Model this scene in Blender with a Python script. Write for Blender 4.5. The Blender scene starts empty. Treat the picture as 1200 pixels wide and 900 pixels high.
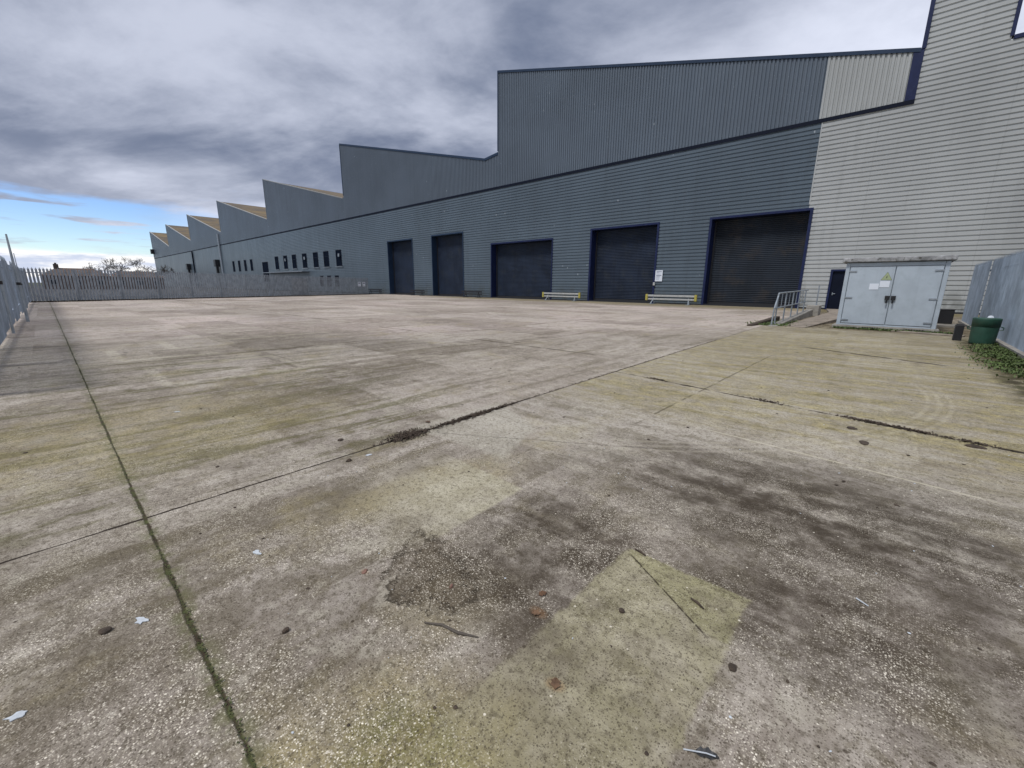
import bpy, bmesh, math, random
from math import radians, sin, cos, pi
from mathutils import Vector, Matrix
random.seed(7)
S = bpy.context.scene
COL = S.collection

# ------------------------------------------------------------ camera
YAW, PIT, ROL = radians(42.3), radians(13.2), radians(.45)
fw = Vector((-sin(YAW)*cos(PIT), cos(YAW)*cos(PIT), -sin(PIT)))
rt = Vector((cos(YAW), sin(YAW), 0)); up = rt.cross(fw)
r2 = rt*cos(ROL)+up*sin(ROL); u2 = -rt*sin(ROL)+up*cos(ROL)
cam = bpy.data.cameras.new('camera'); co = bpy.data.objects.new('camera', cam); COL.objects.link(co)
co.matrix_world = Matrix(((r2.x,u2.x,-fw.x,0),(r2.y,u2.y,-fw.y,0),(r2.z,u2.z,-fw.z,1.6),(0,0,0,1)))
cam.sensor_width = 36; cam.lens = 36*490/1200; cam.clip_start = .05; cam.clip_end = 6000
S.camera = co

# ------------------------------------------------------------ node helper
class N:
    def __init__(s, tree): s.t = tree; s.n = tree.nodes; s.l = tree.links
    def node(s, typ, **kw):
        n = s.n.new(typ)
        for k, v in kw.items(): setattr(n, k, v)
        return n
    def put(s, sock, v):
        if v is None: return
        if isinstance(v, bpy.types.NodeSocket): s.l.new(v, sock)
        else:
            if isinstance(v, (tuple, list)) and len(v) == 3 and sock.type == 'RGBA': v = (*v, 1)
            sock.default_value = v
    def m(s, op, a, b=None, c=None, clamp=False):
        n = s.node('ShaderNodeMath', operation=op, use_clamp=clamp)
        for i, v in enumerate((a, b, c)): s.put(n.inputs[i], v)
        return n.outputs[0]
    def add(s, *a):
        r = a[0]
        for b in a[1:]: r = s.m('ADD', r, b)
        return r
    def mul(s, *a):
        r = a[0]
        for b in a[1:]: r = s.m('MULTIPLY', r, b)
        return r
    def sub(s, a, b): return s.m('SUBTRACT', a, b)
    def mx(s, a, b): return s.m('MAXIMUM', a, b)
    def mn(s, a, b): return s.m('MINIMUM', a, b)
    def inv(s, a): return s.m('SUBTRACT', 1, a)
    def ss(s, v, a, b, lo=0., hi=1.):
        n = s.node('ShaderNodeMapRange', interpolation_type='SMOOTHSTEP')
        for i, q in enumerate((v, a, b, lo, hi)): s.put(n.inputs[i], q)
        return n.outputs[0]
    def lin(s, v, a, b, lo=0., hi=1.):
        n = s.node('ShaderNodeMapRange')
        for i, q in enumerate((v, a, b, lo, hi)): s.put(n.inputs[i], q)
        return n.outputs[0]
    def mix(s, f, a, b, mode='MIX'):
        n = s.node('ShaderNodeMix', data_type='RGBA', blend_type=mode)
        s.put(n.inputs[0], f); s.put(n.inputs[6], a); s.put(n.inputs[7], b)
        return n.outputs[2]
    def noise(s, vec, scale, det=3, rough=.55, dist=0.):
        n = s.node('ShaderNodeTexNoise'); s.put(n.inputs['Vector'], vec)
        n.inputs['Scale'].default_value = scale; n.inputs['Detail'].default_value = det
        n.inputs['Roughness'].default_value = rough; n.inputs['Distortion'].default_value = dist
        return n.outputs[0]
    def voro(s, vec, scale, feat='F1'):
        n = s.node('ShaderNodeTexVoronoi', feature=feat); s.put(n.inputs['Vector'], vec)
        n.inputs['Scale'].default_value = scale
        return n
    def xyz(s, vec):
        n = s.node('ShaderNodeSeparateXYZ'); s.put(n.inputs[0], vec); return n.outputs[0], n.outputs[1], n.outputs[2]
    def comb(s, x, y, z):
        n = s.node('ShaderNodeCombineXYZ')
        for i, v in enumerate((x, y, z)): s.put(n.inputs[i], v)
        return n.outputs[0]
    def vmul(s, vec, k, off=(0,0,0)):
        n = s.node('ShaderNodeVectorMath', operation='MULTIPLY_ADD'); s.put(n.inputs[0], vec)
        n.inputs[1].default_value = k; n.inputs[2].default_value = off; return n.outputs[0]

# ------------------------------------------------------------ world
SUN_EL, SUN_AZ = radians(59), radians(190)      # azimuth clockwise from +Y (compass)
w = bpy.data.worlds.new('World'); S.world = w; w.use_nodes = True
w.node_tree.nodes.clear(); g = N(w.node_tree)
sky = g.node('ShaderNodeTexSky', sky_type='NISHITA'); sky.sun_disc = False
sky.sun_elevation = SUN_EL; sky.sun_rotation = SUN_AZ
tc = g.node('ShaderNodeTexCoord').outputs['Generated']
dx, dy, dz = g.xyz(tc)
zz = g.add(g.mx(dz, 0.), .20)
px, py = g.m('DIVIDE', dx, zz), g.m('DIVIDE', dy, zz)
# cloud sheet seen in perspective, bands drifting across
ca, sa = cos(radians(28)), sin(radians(28))
qa = g.add(g.mul(px, ca), g.mul(py, sa)); qb = g.sub(g.mul(py, ca), g.mul(px, sa))
cp = g.comb(g.mul(qa, .80), g.mul(qb, 1.15), 0.)
n1 = g.noise(cp, 1.15, 9, .56, .35)
n2 = g.noise(g.vmul(cp, (1,1,1), (7.3,2.1,0)), 2.6, 6, .6, .2)
n3 = g.noise(g.vmul(cp, (1,1,1), (1.7,9.4,0)), .42, 3, .5)
dens = g.add(g.mul(n1, .62), g.mul(n2, .22), g.mul(n3, .5))      # about .67 mean
# broad brightening toward the sunlit side of the deck (right) and the open edge (low left)
side = g.add(g.mul(dx, .80), g.mul(dy, .60))
br = g.add(g.ss(side, .0, .9, 0, .50), g.ss(dz, .26, .11, 0, .26))
lum = g.add(g.ss(dens, .785, .53, .0, .60), br)
ccol = g.mix(g.m('MINIMUM', lum, 1.), (.135, .168, .255), (.76, .80, .93))
# gap of blue sky low at the left
edge = g.mul(g.sub(g.noise(g.comb(g.mul(dx, 3.), g.mul(dy, 5.), g.mul(dz, 26.)), 1.0, 5, .6), .5), .12)
zt = g.add(dz, edge)
top = g.ss(zt, .150, .118); bot = g.ss(g.add(dz, g.mul(edge, .35)), .040, .056)
azm = g.ss(g.add(dy, g.mul(edge, 1.5)), .34, .10)
azm = g.mul(azm, g.ss(dx, .2, -.3))
gap = g.mul(top, bot, azm)
# little clouds inside the gap
wisp = g.noise(g.comb(g.mul(dx, 4.), g.mul(dy, 7.), g.mul(dz, 70.)), 1.0, 5, .55)
gap = g.mul(gap, g.ss(wisp, .66, .52))
# white bank on the horizon
bankn = g.noise(g.comb(g.mul(dx, 6.), g.mul(dy, 12.), g.mul(dz, 60.)), 1.3, 5, .6)
bank = g.mul(g.ss(dz, .062, .046), g.ss(g.add(dy, 0.), .40, .15), g.ss(dx, .2, -.3))
ccol = g.mix(bank, ccol, g.mix(g.ss(bankn, .35, .62), (.55, .61, .76), (.98, .97, .96)))
bg1 = g.node('ShaderNodeBackground'); hs = g.node('ShaderNodeHueSaturation'); hs.inputs['Saturation'].default_value = 1.25; hs.inputs['Hue'].default_value = .52
sky.dust_density = 0.2; sky.ozone_density = 4.; sky.air_density = 1.
g.put(hs.inputs['Color'], sky.outputs[0]); g.put(bg1.inputs[0], hs.outputs[0]); bg1.inputs[1].default_value = .135
bg2 = g.node('ShaderNodeBackground'); g.put(bg2.inputs[0], ccol); bg2.inputs[1].default_value = .95
ms = g.node('ShaderNodeMixShader'); g.put(ms.inputs[0], gap); g.put(ms.inputs[1], bg2.outputs[0]); g.put(ms.inputs[2], bg1.outputs[0])
g.l.new(ms.outputs[0], g.node('ShaderNodeOutputWorld').inputs[0])

sl = bpy.data.lights.new('sun', 'SUN'); sl.energy = 1.9; sl.angle = radians(11); sl.color = (1, .985, .965)
so = bpy.data.objects.new('sun', sl); COL.objects.link(so)
sd = Vector((sin(SUN_AZ)*cos(SUN_EL), cos(SUN_AZ)*cos(SUN_EL), sin(SUN_EL)))
so.rotation_euler = sd.to_track_quat('Z', 'Y').to_euler(); so.location = (0, -20, 60)

S.view_settings.view_transform = 'Standard'; S.view_settings.look = 'None'
S.view_settings.gamma = 1; S.view_settings.use_curve_mapping = False
S.view_settings.exposure = 0.27
S.render.engine = 'CYCLES'

# ------------------------------------------------------------ mesh helpers
def obj(name, vf, mat, parent=None, smooth=False):
    v, f = vf
    me = bpy.data.meshes.new(name); me.from_pydata([tuple(p) for p in v], [], f); me.update()
    if mat: me.materials.append(mat)
    if smooth:
        for p in me.polygons: p.use_smooth = True
    o = bpy.data.objects.new(name, me); COL.objects.link(o)
    if parent:
        o.parent = parent
        if parent.get('_w'):                # children given in world coordinates
            o.location = -parent.location
    return o
def thing(name, label, cat, loc=(0,0,0), rz=0, group=None, world=False):
    o = bpy.data.objects.new(name, None); COL.objects.link(o)
    o.empty_display_size = .2
    o.location = loc; o.rotation_euler = (0,0,rz); o['label'] = label; o['category'] = cat
    if group: o['group'] = group
    if world: o['_w'] = 1
    return o
def tag(o, label, cat, group=None, kind=None):
    o['label'] = label; o['category'] = cat
    if group: o['group'] = group
    if kind: o['kind'] = kind
    return o
class B:
    def __init__(s): s.v = []; s.f = []
    def poly(s, pts):
        i = len(s.v); s.v += [tuple(p) for p in pts]; s.f.append(tuple(range(i, i+len(pts)))); return s
    def hexa(s, p):      # 8 points: bottom 4 ccw, top 4 ccw
        i = len(s.v); s.v += [tuple(q) for q in p]
        for a in ((0,3,2,1),(4,5,6,7),(0,1,5,4),(1,2,6,5),(2,3,7,6),(3,0,4,7)): s.f.append(tuple(i+k for k in a))
        return s
    def box(s, x0,x1,y0,y1,z0,z1):
        return s.hexa([(x0,y0,z0),(x1,y0,z0),(x1,y1,z0),(x0,y1,z0),(x0,y0,z1),(x1,y0,z1),(x1,y1,z1),(x0,y1,z1)])
    def tube(s, pts, rad, n=8, cap=True):
        pts = [Vector(p) for p in pts]
        if not isinstance(rad, (list, tuple)): rad = [rad]*len(pts)
        base = len(s.v)
        for k, p in enumerate(pts):
            a = pts[max(k-1,0)]; b = pts[min(k+1,len(pts)-1)]; d = (b-a).normalized()
            q = d.orthogonal().normalized() if k == 0 else (q - d*q.dot(d)).normalized()
            r = d.cross(q)
            for i in range(n):
                t = 2*pi*i/n; s.v.append(tuple(p+(q*cos(t)+r*sin(t))*rad[k]))
        for k in range(len(pts)-1):
            for i in range(n):
                a = base+k*n+i; b = base+k*n+(i+1)%n
                s.f.append((a, b, b+n, a+n))
        if cap:
            s.f.append(tuple(base+i for i in range(n))[::-1]); s.f.append(tuple(base+(len(pts)-1)*n+i for i in range(n)))
        return s
    def lathe(s, prof, n=24, c=(0,0,0)):
        base = len(s.v)
        for r, z in prof:
            for i in range(n): s.v.append((c[0]+r*cos(2*pi*i/n), c[1]+r*sin(2*pi*i/n), c[2]+z))
        for k in range(len(prof)-1):
            for i in range(n):
                a = base+k*n+i; b = base+k*n+(i+1)%n; s.f.append((a,b,b+n,a+n))
        return s
    def get(s): return s.v, s.f
def bevel(o, wd=.01, seg=2):
    m = o.modifiers.new('bevel', 'BEVEL'); m.width = wd; m.segments = seg; m.limit_method = 'ANGLE'; return o

# ------------------------------------------------------------ materials
def mat(name, col, rough=.6, metal=0., var=.12, vs=1.5, dirt=None, dirt_amt=.3, bump=0., bscale=40, streak=0., spec=.5, coat=0.):
    m = bpy.data.materials.new(name); m.use_nodes = True; m.node_tree.nodes.clear(); k = N(m.node_tree)
    p = k.node('ShaderNodeNewGeometry').outputs['Position']
    n = k.noise(p, vs, 5, .6)
    lo = tuple(c*(1-var) for c in col); hi = tuple(min(1, c*(1+var)) for c in col)
    c = k.mix(k.ss(n, .3, .7), lo, hi)
    if dirt:
        d = k.noise(k.vmul(p, (1,1,1), (3.3,8.1,.2)), vs*2.3, 6, .65)
        c = k.mix(k.mul(k.ss(d, .5, .72), dirt_amt), c, dirt)
    if streak:
        sn = k.noise(k.vmul(p, (3.2,3.2,.12)), 1.3, 4, .6)
        c = k.mix(k.mul(k.ss(sn, .48, .75), streak), c, tuple(q*.55 for q in col))
    b = k.node('ShaderNodeBsdfPrincipled'); k.put(b.inputs['Base Color'], c)
    k.put(b.inputs['Roughness'], k.lin(n, .3, .7, max(.02, rough-.07), min(1, rough+.07))); b.inputs['Metallic'].default_value = metal
    b.inputs['Specular IOR Level'].default_value = spec
    if coat: b.inputs['Coat Weight'].default_value = coat
    if bump:
        bn = k.node('ShaderNodeBump'); bn.inputs['Strength'].default_value = bump; bn.inputs['Distance'].default_value = .01
        k.put(bn.inputs['Height'], k.noise(p, bscale, 4, .6)); k.put(b.inputs['Normal'], bn.outputs[0])
    k.l.new(b.outputs[0], k.node('ShaderNodeOutputMaterial').inputs[0])
    return m

def clad_mat(name, col, specks=.0, rough=.42, tintx=None):
    """painted profiled steel sheet: sheet to sheet tone, rain streaks, pale specks"""
    m = bpy.data.materials.new(name); m.use_nodes = True; m.node_tree.nodes.clear(); k = N(m.node_tree)
    p = k.node('ShaderNodeNewGeometry').outputs['Position']; x, y, z = k.xyz(p)
    n = k.noise(p, .16, 4, .55)
    c = k.mix(k.ss(n, .3, .7), tuple(q*.90 for q in col), tuple(q*1.10 for q in col))
    # sheet joints: each sheet a touch different
    sx = k.m('FLOOR', k.m('DIVIDE', x, 1.02)); wn = k.node('ShaderNodeTexWhiteNoise', noise_dimensions='1D'); k.put(wn.inputs['W'], sx)
    c = k.mix(k.mul(wn.outputs[0], .13), c, tuple(q*1.35 for q in col))
    sn = k.noise(k.vmul(p, (2.2, 2.2, .10)), 1.2, 5, .6)
    c = k.mix(k.mul(k.ss(sn, .52, .78), .30), c, tuple(q*.6 for q in col))
    lap = k.m('ABSOLUTE', k.sub(k.m('FRACT', k.m('DIVIDE', x, 6.1)), .5)); c = k.mix(k.mul(k.ss(lap, .0045, .002), .22), c, tuple(q*.4 for q in col))
    gn = k.noise(k.vmul(p, (1.2,1,.5)), 1., 5, .65); c = k.mix(k.mul(k.ss(z, 2.4, .1), k.ss(gn, .38, .62), .55), c, (.075,.075,.055))
    if specks:
        v = k.voro(k.vmul(p, (1, .01, .45)), 1.5)
        sp = k.ss(v.outputs['Distance'], .085, .045)
        rnd = k.xyz(v.outputs['Color'])[0]
        msk = k.mul(sp, k.ss(rnd, .45, .6), k.ss(k.noise(p, .25, 2), .42, .6))
        c = k.mix(k.mul(msk, specks), c, (.50, .54, .56))
        v2 = k.voro(k.vmul(p, (1, .01, 1)), 4.5)
        msk2 = k.mul(k.ss(v2.outputs['Distance'], .10, .05), k.ss(k.xyz(v2.outputs['Color'])[1], .72, .8))
        c = k.mix(k.mul(msk2, specks*.7), c, (.42, .46, .48))
    b = k.node('ShaderNodeBsdfPrincipled'); k.put(b.inputs['Base Color'], c)
    k.put(b.inputs['Roughness'], k.lin(sn, .3, .7, rough-.05, rough+.08))
    bn = k.node('ShaderNodeBump'); bn.inputs['Strength'].default_value = .15; bn.inputs['Distance'].default_value = .02
    k.put(bn.inputs['Height'], k.noise(p, 1.1, 2)); k.put(b.inputs['Normal'], bn.outputs[0])
    k.l.new(b.outputs[0], k.node('ShaderNodeOutputMaterial').inputs[0])
    return m

M = {}
M['upper'] = clad_mat('slate_sheet', (.100, .124, .154), 1., .36)
M['lower'] = clad_mat('blue_grey_sheet', (.088, .116, .142), .8, .36)
M['light'] = clad_mat('pale_grey_sheet', (.395, .405, .395), .25, .5)
M['lightv'] = clad_mat('pale_grey_ribbed_sheet', (.375, .385, .375), 0, .5)
M['navy'] = mat('navy_trim', (.008, .015, .060), .5, spec=.3, var=.15, dirt=(.04,.05,.10), dirt_amt=.3)
M['trim'] = mat('slate_trim', (.016, .034, .070), .5, spec=.3)
M['darkband'] = mat('dark_band', (.004, .007, .018), .6, spec=.15)
M['door'] = mat('shutter_steel', (.018, .027, .048), .5, var=.25, vs=.5, dirt=(.04,.045,.05), dirt_amt=.5, streak=.4, spec=.2)
M['doorb'] = mat('grimy_shutter_steel', (.018, .024, .034), .55, var=.3, vs=.35, dirt=(.050,.042,.036), dirt_amt=.7, streak=.5, spec=.2)
M['rubber'] = mat('black_rubber', (.015,.016,.02), .7)
M['glass'] = mat('dark_glazing', (.006,.010,.020), .8, var=.3, spec=.03)
M['white'] = mat('white_paint', (.42,.42,.40), .5, dirt=(.3,.28,.25), dirt_amt=.3, vs=6)
M['galv'] = mat('galvanised_steel', (.33,.37,.40), .5, .35, var=.18, vs=3, dirt=(.20,.22,.23), dirt_amt=.5, streak=.3)
M['galv2'] = mat('dull_galvanised_steel', (.29,.32,.35), .55, .3, var=.2, vs=2, dirt=(.12,.13,.14), dirt_amt=.5, streak=.3)
M['galvb'] = mat('bluish_galvanised_steel', (.33,.39,.46), .5, .25, var=.2, vs=1.5, dirt=(.2,.23,.26), dirt_amt=.5, streak=.45)
M['kiosk'] = mat('pale_blue_grp', (.41,.465,.515), .5, var=.06, vs=2, dirt=(.30,.36,.38), dirt_amt=.35, streak=.2)
M['slabtop'] = mat('mossy_concrete', (.30,.30,.30), .9, var=.45, vs=3.2, dirt=(.045,.042,.028), dirt_amt=1.0, bump=.6, bscale=25)
M['conc'] = mat('plain_concrete', (.30,.28,.245), .9, var=.2, vs=3, dirt=(.13,.12,.09), dirt_amt=.7, bump=.5, bscale=30)
M['pinkconc'] = mat('pink_concrete', (.27,.225,.18), .9, var=.25, vs=2, dirt=(.12,.10,.06), dirt_amt=.8, bump=.3, bscale=30)
M['black'] = mat('black_plastic', (.015,.015,.017), .5)
M['green'] = mat('green_plastic', (.020,.070,.046), .5, var=.18, vs=4, dirt=(.05,.08,.06), dirt_amt=.4)
M['yellow'] = mat('yellow_paint', (.42,.36,.07), .5, dirt=(.3,.25,.1), dirt_amt=.3, vs=8)
M['yellows'] = mat('faded_yellow_sign', (.36,.42,.24), .5, dirt=(.25,.33,.12), dirt_amt=.5, vs=20)
M['paper'] = mat('faded_paper', (.70,.74,.80), .6, var=.04)
M['ink'] = mat('grey_print', (.22,.24,.30), .6)
M['blackink'] = mat('black_print', (.03,.03,.03), .6)
M['soil'] = mat('dark_soil', (.062,.044,.030), .95, var=.4, vs=30, bump=.8, bscale=80)
M['leafbrown'] = mat('dead_leaf_brown', (.10,.052,.026), .8, var=.4, vs=20)
M['leafrust'] = mat('dead_leaf_rust', (.15,.085,.045), .8, var=.3, vs=25)
M['brick'] = mat('orange_brick_chip', (.20,.11,.08), .85, var=.2, vs=40)
M['stick'] = mat('weathered_stick', (.09,.075,.06), .85)
M['chalk'] = mat('white_fleck', (.52,.55,.57), .8, vs=60)
M['weed'] = mat('weed_green', (.085,.125,.034), .75, var=.6, vs=9, dirt=(.10,.08,.045), dirt_amt=.7)
M['moss'] = mat('joint_moss', (.075,.085,.032), .95, var=.5, vs=14, dirt=(.045,.035,.02), dirt_amt=.8)
M['bark'] = mat('winter_bark', (.085,.07,.06), .9)
M['roofbrown'] = mat('brown_roof_tiles', (.13,.085,.06), .85, var=.2, vs=.8)
M['roof_lit'] = mat('lit_orange_roof_tiles', (.32,.14,.075), .85, var=.15, vs=.8)  # reddish hip end tiles, with the lit orange put into the colour
M['brickwall'] = mat('red_brick_wall', (.12,.085,.07), .85)
M['concfar'] = mat('far_concrete', (.30,.29,.27), .9)

def roof_mat():
    m = bpy.data.materials.new('lichened_roof_sheet'); m.use_nodes = True; m.node_tree.nodes.clear(); k = N(m.node_tree)
    p = k.node('ShaderNodeNewGeometry').outputs['Position']
    n = k.noise(k.vmul(p, (.35, .12, 1)), 1., 6, .65); n2 = k.noise(p, 1.3, 5, .7)
    c = k.mix(k.ss(n, .42, .66), (.105,.082,.055), (.25,.17,.065))
    c = k.mix(k.ss(n2, .48, .66), c, (.15,.13,.105))
    x, y, z = k.xyz(p)
    rib = k.ss(k.m('FRACT', k.mul(y, 1.0)), .0, .15)
    c = k.mix(k.mul(k.inv(rib), .4), c, (.08,.06,.04))
    b = k.node('ShaderNodeBsdfPrincipled'); k.put(b.inputs['Base Color'], c); b.inputs['Roughness'].default_value = .85
    k.l.new(b.outputs[0], k.node('ShaderNodeOutputMaterial').inputs[0]); return m
M['roof'] = roof_mat()

def yard_mat():
    m = bpy.data.materials.new('weathered_yard_concrete'); m.use_nodes = True; m.node_tree.nodes.clear(); k = N(m.node_tree)
    P = k.node('ShaderNodeNewGeometry').outputs['Position']; x, y, z = k.xyz(P)
    nb = k.noise(P, .22, 5, .6); nm = k.noise(P, 1.1, 6, .62); nf = k.noise(P, 5., 6, .7)
    nm2 = k.noise(k.vmul(P, (1,1,1), (13.1,4.7,0)), .8, 6, .65, .3)
    wob = k.mul(k.sub(k.noise(P, 2.2, 5, .65), .5), .22)
    wobf = k.mul(k.sub(k.noise(P, 14., 4, .65), .5), .05)
    # laying / drainage streaks: along Y on the near left slabs, along X on the right-hand slabs
    sY = k.add(k.mul(k.noise(k.vmul(P, (2.9, .34, 1)), 1., 9, .68, .5), .8), k.mul(nf, .2))
    sX = k.add(k.mul(k.noise(k.vmul(P, (.34, 2.9, 1), (4,9,0)), 1., 9, .68, .5), .8), k.mul(nf, .2))
    sel = k.mul(k.ss(k.add(y, wob), 2.4, 3.6), k.ss(x, -4.2, -3.4))
    st = k.add(k.mul(sY, k.inv(sel)), k.mul(sX, sel))
    hard = k.noise(P, 3.4, 9, .74, .2)                               # ragged edges where the surface skin has worn off
    # the slab bays
    jx = k.add(k.m('MULTIPLY_ADD', y, .03, 3.65), x)                 # cross joint: 0 on the joint
    bayR = k.ss(jx, -.02, .02)
    bayF = k.ss(y, .20, .24)                                          # beyond the long joint
    c = k.mix(k.ss(nb, .35, .65), (.305,.278,.256), (.372,.345,.328))
    # separately finished bays: straight-edged, each a slightly different tone
    def bays(px_, py_, o1, o2, amt, ca, cb, cin):
        row = k.m('FLOOR', k.m('DIVIDE', k.add(y, o1, k.mul(wobf, .5)), py_)); w1_ = k.node('ShaderNodeTexWhiteNoise', noise_dimensions='1D'); k.put(w1_.inputs['W'], row)
        col_ = k.m('FLOOR', k.add(k.m('DIVIDE', k.add(x, o2, k.mul(wobf, .5)), px_), k.mul(w1_.outputs[0], 3.)))
        w2_ = k.node('ShaderNodeTexWhiteNoise', noise_dimensions='2D'); k.put(w2_.inputs['Vector'], k.comb(row, col_, 0.)); t_ = w2_.outputs[0]
        q_ = k.mix(k.mul(k.ss(t_, .62, .66), k.ss(hard, .36, .54), amt), cin, ca)
        return k.mix(k.mul(k.ss(t_, .34, .30), k.ss(hard, .60, .44), amt), q_, cb)
    c = k.mix(k.ss(nm, .42, .66, 0, .60), c, (.185,.160,.134))
    c = k.mix(k.ss(nm2, .55, .75, 0, .55), c, (.44,.415,.385))
    c = k.mix(k.ss(st, .48, .62, .0, .62), c, (.150,.132,.100))
    c = k.mix(k.ss(st, .47, .36, .0, .50), c, (.46,.44,.40))
    c = k.mix(k.ss(nf, .50, .66, 0, .50), c, (.155,.135,.105)); c = k.mix(k.ss(nf, .46, .34, 0, .35), c, (.46,.44,.40))
    # far yard: paler, pinkish, drier
    far = k.mul(k.ss(k.m('MULTIPLY_ADD', y, .75, k.mul(x, -1.)), 15., 21.), k.inv(k.mul(bayR, .9)))
    farc = k.mix(k.ss(k.noise(k.vmul(P, (.10,.22,1)), 1., 5, .6), .35, .68), (.53,.475,.465), (.375,.338,.332))
    c = k.mix(k.mul(far, .88), c, farc)
    # greyer weathered stripe before it
    band = k.mul(k.ss(k.add(x, k.mul(wob, 4)), -16.5, -14.), k.ss(k.add(x, k.mul(wob, 4)), -8.5, -10.5), k.ss(y, 9., 5.))
    c = k.mix(k.mul(band, .42), c, (.155,.142,.132))
    c = bays(2.7, 1.9, .4, 1.3, .42, (.45,.425,.395), (.165,.145,.115), c)
    c = bays(6.5, 5.2, 2.1, 3.7, .40, (.44,.41,.385), (.175,.155,.125), c)
    # worn skin: crisp ragged paler and darker areas
    c = k.mix(k.mul(k.ss(k.add(k.mul(hard, .6), k.mul(st, .4)), .515, .56), .45), c, (.165,.145,.105))
    c = k.mix(k.mul(k.ss(k.add(k.mul(hard, .5), k.mul(nm2, .5)), .455, .42), .40), c, (.46,.44,.395))
    strp = k.mul(k.ss(sY, .49, .57), k.ss(x, -3.4, -4.2), k.ss(x, -13., -9.), k.ss(y, 5., 2.5))
    c = k.mix(k.mul(strp, .60), c, (.135,.130,.066))
    # stencilled pale remains of old paint
    def bx(x0_, x1_, y0_, y1_, sf=.04): return k.mul(k.ss(x, x0_-sf, x0_+sf), k.ss(x, x1_+sf, x1_-sf), k.ss(y, y0_-sf, y0_+sf), k.ss(y, y1_+sf, y1_-sf))
    old = None
    for q_ in ((-13.9,-11.9,.75,.95),(-12.0,-11.7,.9,2.6),(-15.3,-13.2,1.9,2.1),(-10.6,-8.4,1.05,1.2),(-10.6,-10.35,1.2,3.3),(-8.6,-8.35,1.2,3.3),(-10.6,-8.4,3.2,3.35),(-16.6,-15.9,2.7,3.1),(-16.6,-15.9,3.7,4.1),(-14.6,-14.3,3.2,6.5)):
        m_ = bx(*q_); old = m_ if old is None else k.mx(old, m_)
    c = k.mix(k.mul(old, k.ss(hard, .38, .55), .38), c, (.50,.48,.42))
    # moss / algae tints
    def ell(cx, cy, rx, ry, ang=0, soft=.5):
        ux = k.sub(x, cx); uy = k.sub(y, cy); a, b_ = cos(ang), sin(ang)
        ex = k.m('DIVIDE', k.add(k.mul(ux, a), k.mul(uy, b_)), rx); ey = k.m('DIVIDE', k.sub(k.mul(uy, a), k.mul(ux, b_)), ry)
        d = k.m('SQRT', k.add(k.mul(ex, ex), k.mul(ey, ey))); d = k.add(d, k.mul(wob, 1.6), k.mul(k.sub(nm, .5), .7))
        return k.ss(d, 1+soft*.5, 1-soft)
    gr = k.mx(k.mul(bayR, k.ss(k.add(y, k.mul(wob, 3)), 4.4, 6.0), k.ss(y, 34., 14.), k.ss(sX, .40, .58, .30, 1.)), k.mul(ell(-6.0, .6, 1.6, 2.2), .6))
    gr = k.mx(gr, k.mul(ell(-.90, .50, .62, .50), 1.)); gr = k.mx(gr, k.mul(ell(-2.6, 1.9, 1.0, .35, 1.4), .55))
    gr = k.mx(gr, k.mul(ell(-1.45, 1.2, .4, .25, 1.2), .35)); gr = k.mx(gr, k.mul(k.ss(k.noise(k.vmul(P,(1,1,1),(5,5,5)), .9, 6, .7), .53, .68), .42))
    c = k.mix(k.mul(gr, k.ss(k.noise(P, 3.1, 7, .72), .34, .62, .30, .85)), c, k.mix(k.ss(nf,.35,.65), (.21,.186,.092), (.42,.375,.235)))
    # damp, dirty brown area mid right
    dk = k.mx(ell(-.25, 3.5, 1.9, 1.05, .12, .8), k.mul(ell(-.05, 2.35, .8, .55, 0, .7), .9))
    dk = k.mx(dk, k.mul(ell(-1.40, 1.90, .70, .80, 0, .55), 1.)); dk = k.mx(dk, k.mul(ell(.8, 3.0, 1.2, 1.0, 0, .7), .7))
    dk = k.mx(dk, k.mul(ell(-6.5, 3.0, .6, 2.0, .1, .8), .35))
    c = k.mix(k.mul(dk, k.ss(k.add(k.mul(sX,.6),k.mul(nf,.4)), .36, .58, .30, .97)), c, (.075,.060,.045))
    algae = k.mul(k.mx(ell(-.98, .58, .30, .26), k.mul(ell(-.5, .75, .3, .2), .5)), k.ss(hard, .36, .56)); c = k.mix(k.mul(algae, .62), c, (.155,.155,.058))
    # crisp patches (cast or scraped repairs)
    def poly(pts, soft=.012, w=wobf):
        r = None; n = len(pts)
        for i in range(n):
            (ax, ay), (bx, by) = pts[i], pts[(i+1) % n]; L = math.hypot(bx-ax, by-ay)
            nx, ny = -(by-ay)/L, (bx-ax)/L                     # inside on the left of each edge (ccw)
            d = k.m('MULTIPLY_ADD', x, nx, k.m('MULTIPLY_ADD', y, ny, -(nx*ax+ny*ay)))
            r = d if r is None else k.mn(r, d)
        if soft is None: return k.add(r, w)
        return k.ss(k.add(r, w), -soft, soft)
    p3 = k.mul(poly([(-3.7,.9),(-1.98,1.3),(-2.02,2.36),(-3.85,2.42)], .018), k.ss(x, -3.4, -2.3), k.ss(y, 1.0, 1.9))
    c = k.mix(k.mul(p3, k.ss(hard, .34, .56, .50, .90)), c, k.mix(k.ss(nf,.35,.7), (.45,.43,.365), (.34,.32,.255)))
    p3b = poly([(-3.95,2.62),(-2.55,2.7),(-2.9,3.6),(-3.97,4.1)], .06)
    c = k.mix(k.mul(p3b, .55), c, (.42,.405,.37))
    p1 = k.mul(poly([(-1.04,.2),(-.33,.2),(-.33,2.24),(-1.02,2.22)], .016, k.add(wobf, k.mul(wob,.16), k.mul(k.sub(hard,.5),.10))), k.ss(y, .25, 1.3))
    c = k.mix(k.mul(p1, k.ss(k.add(k.mul(hard,.5),k.mul(nm,.5)), .36, .54, .28, .80)), c, k.mix(k.ss(nf,.3,.72), (.37,.35,.27), (.255,.24,.17)))
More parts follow.
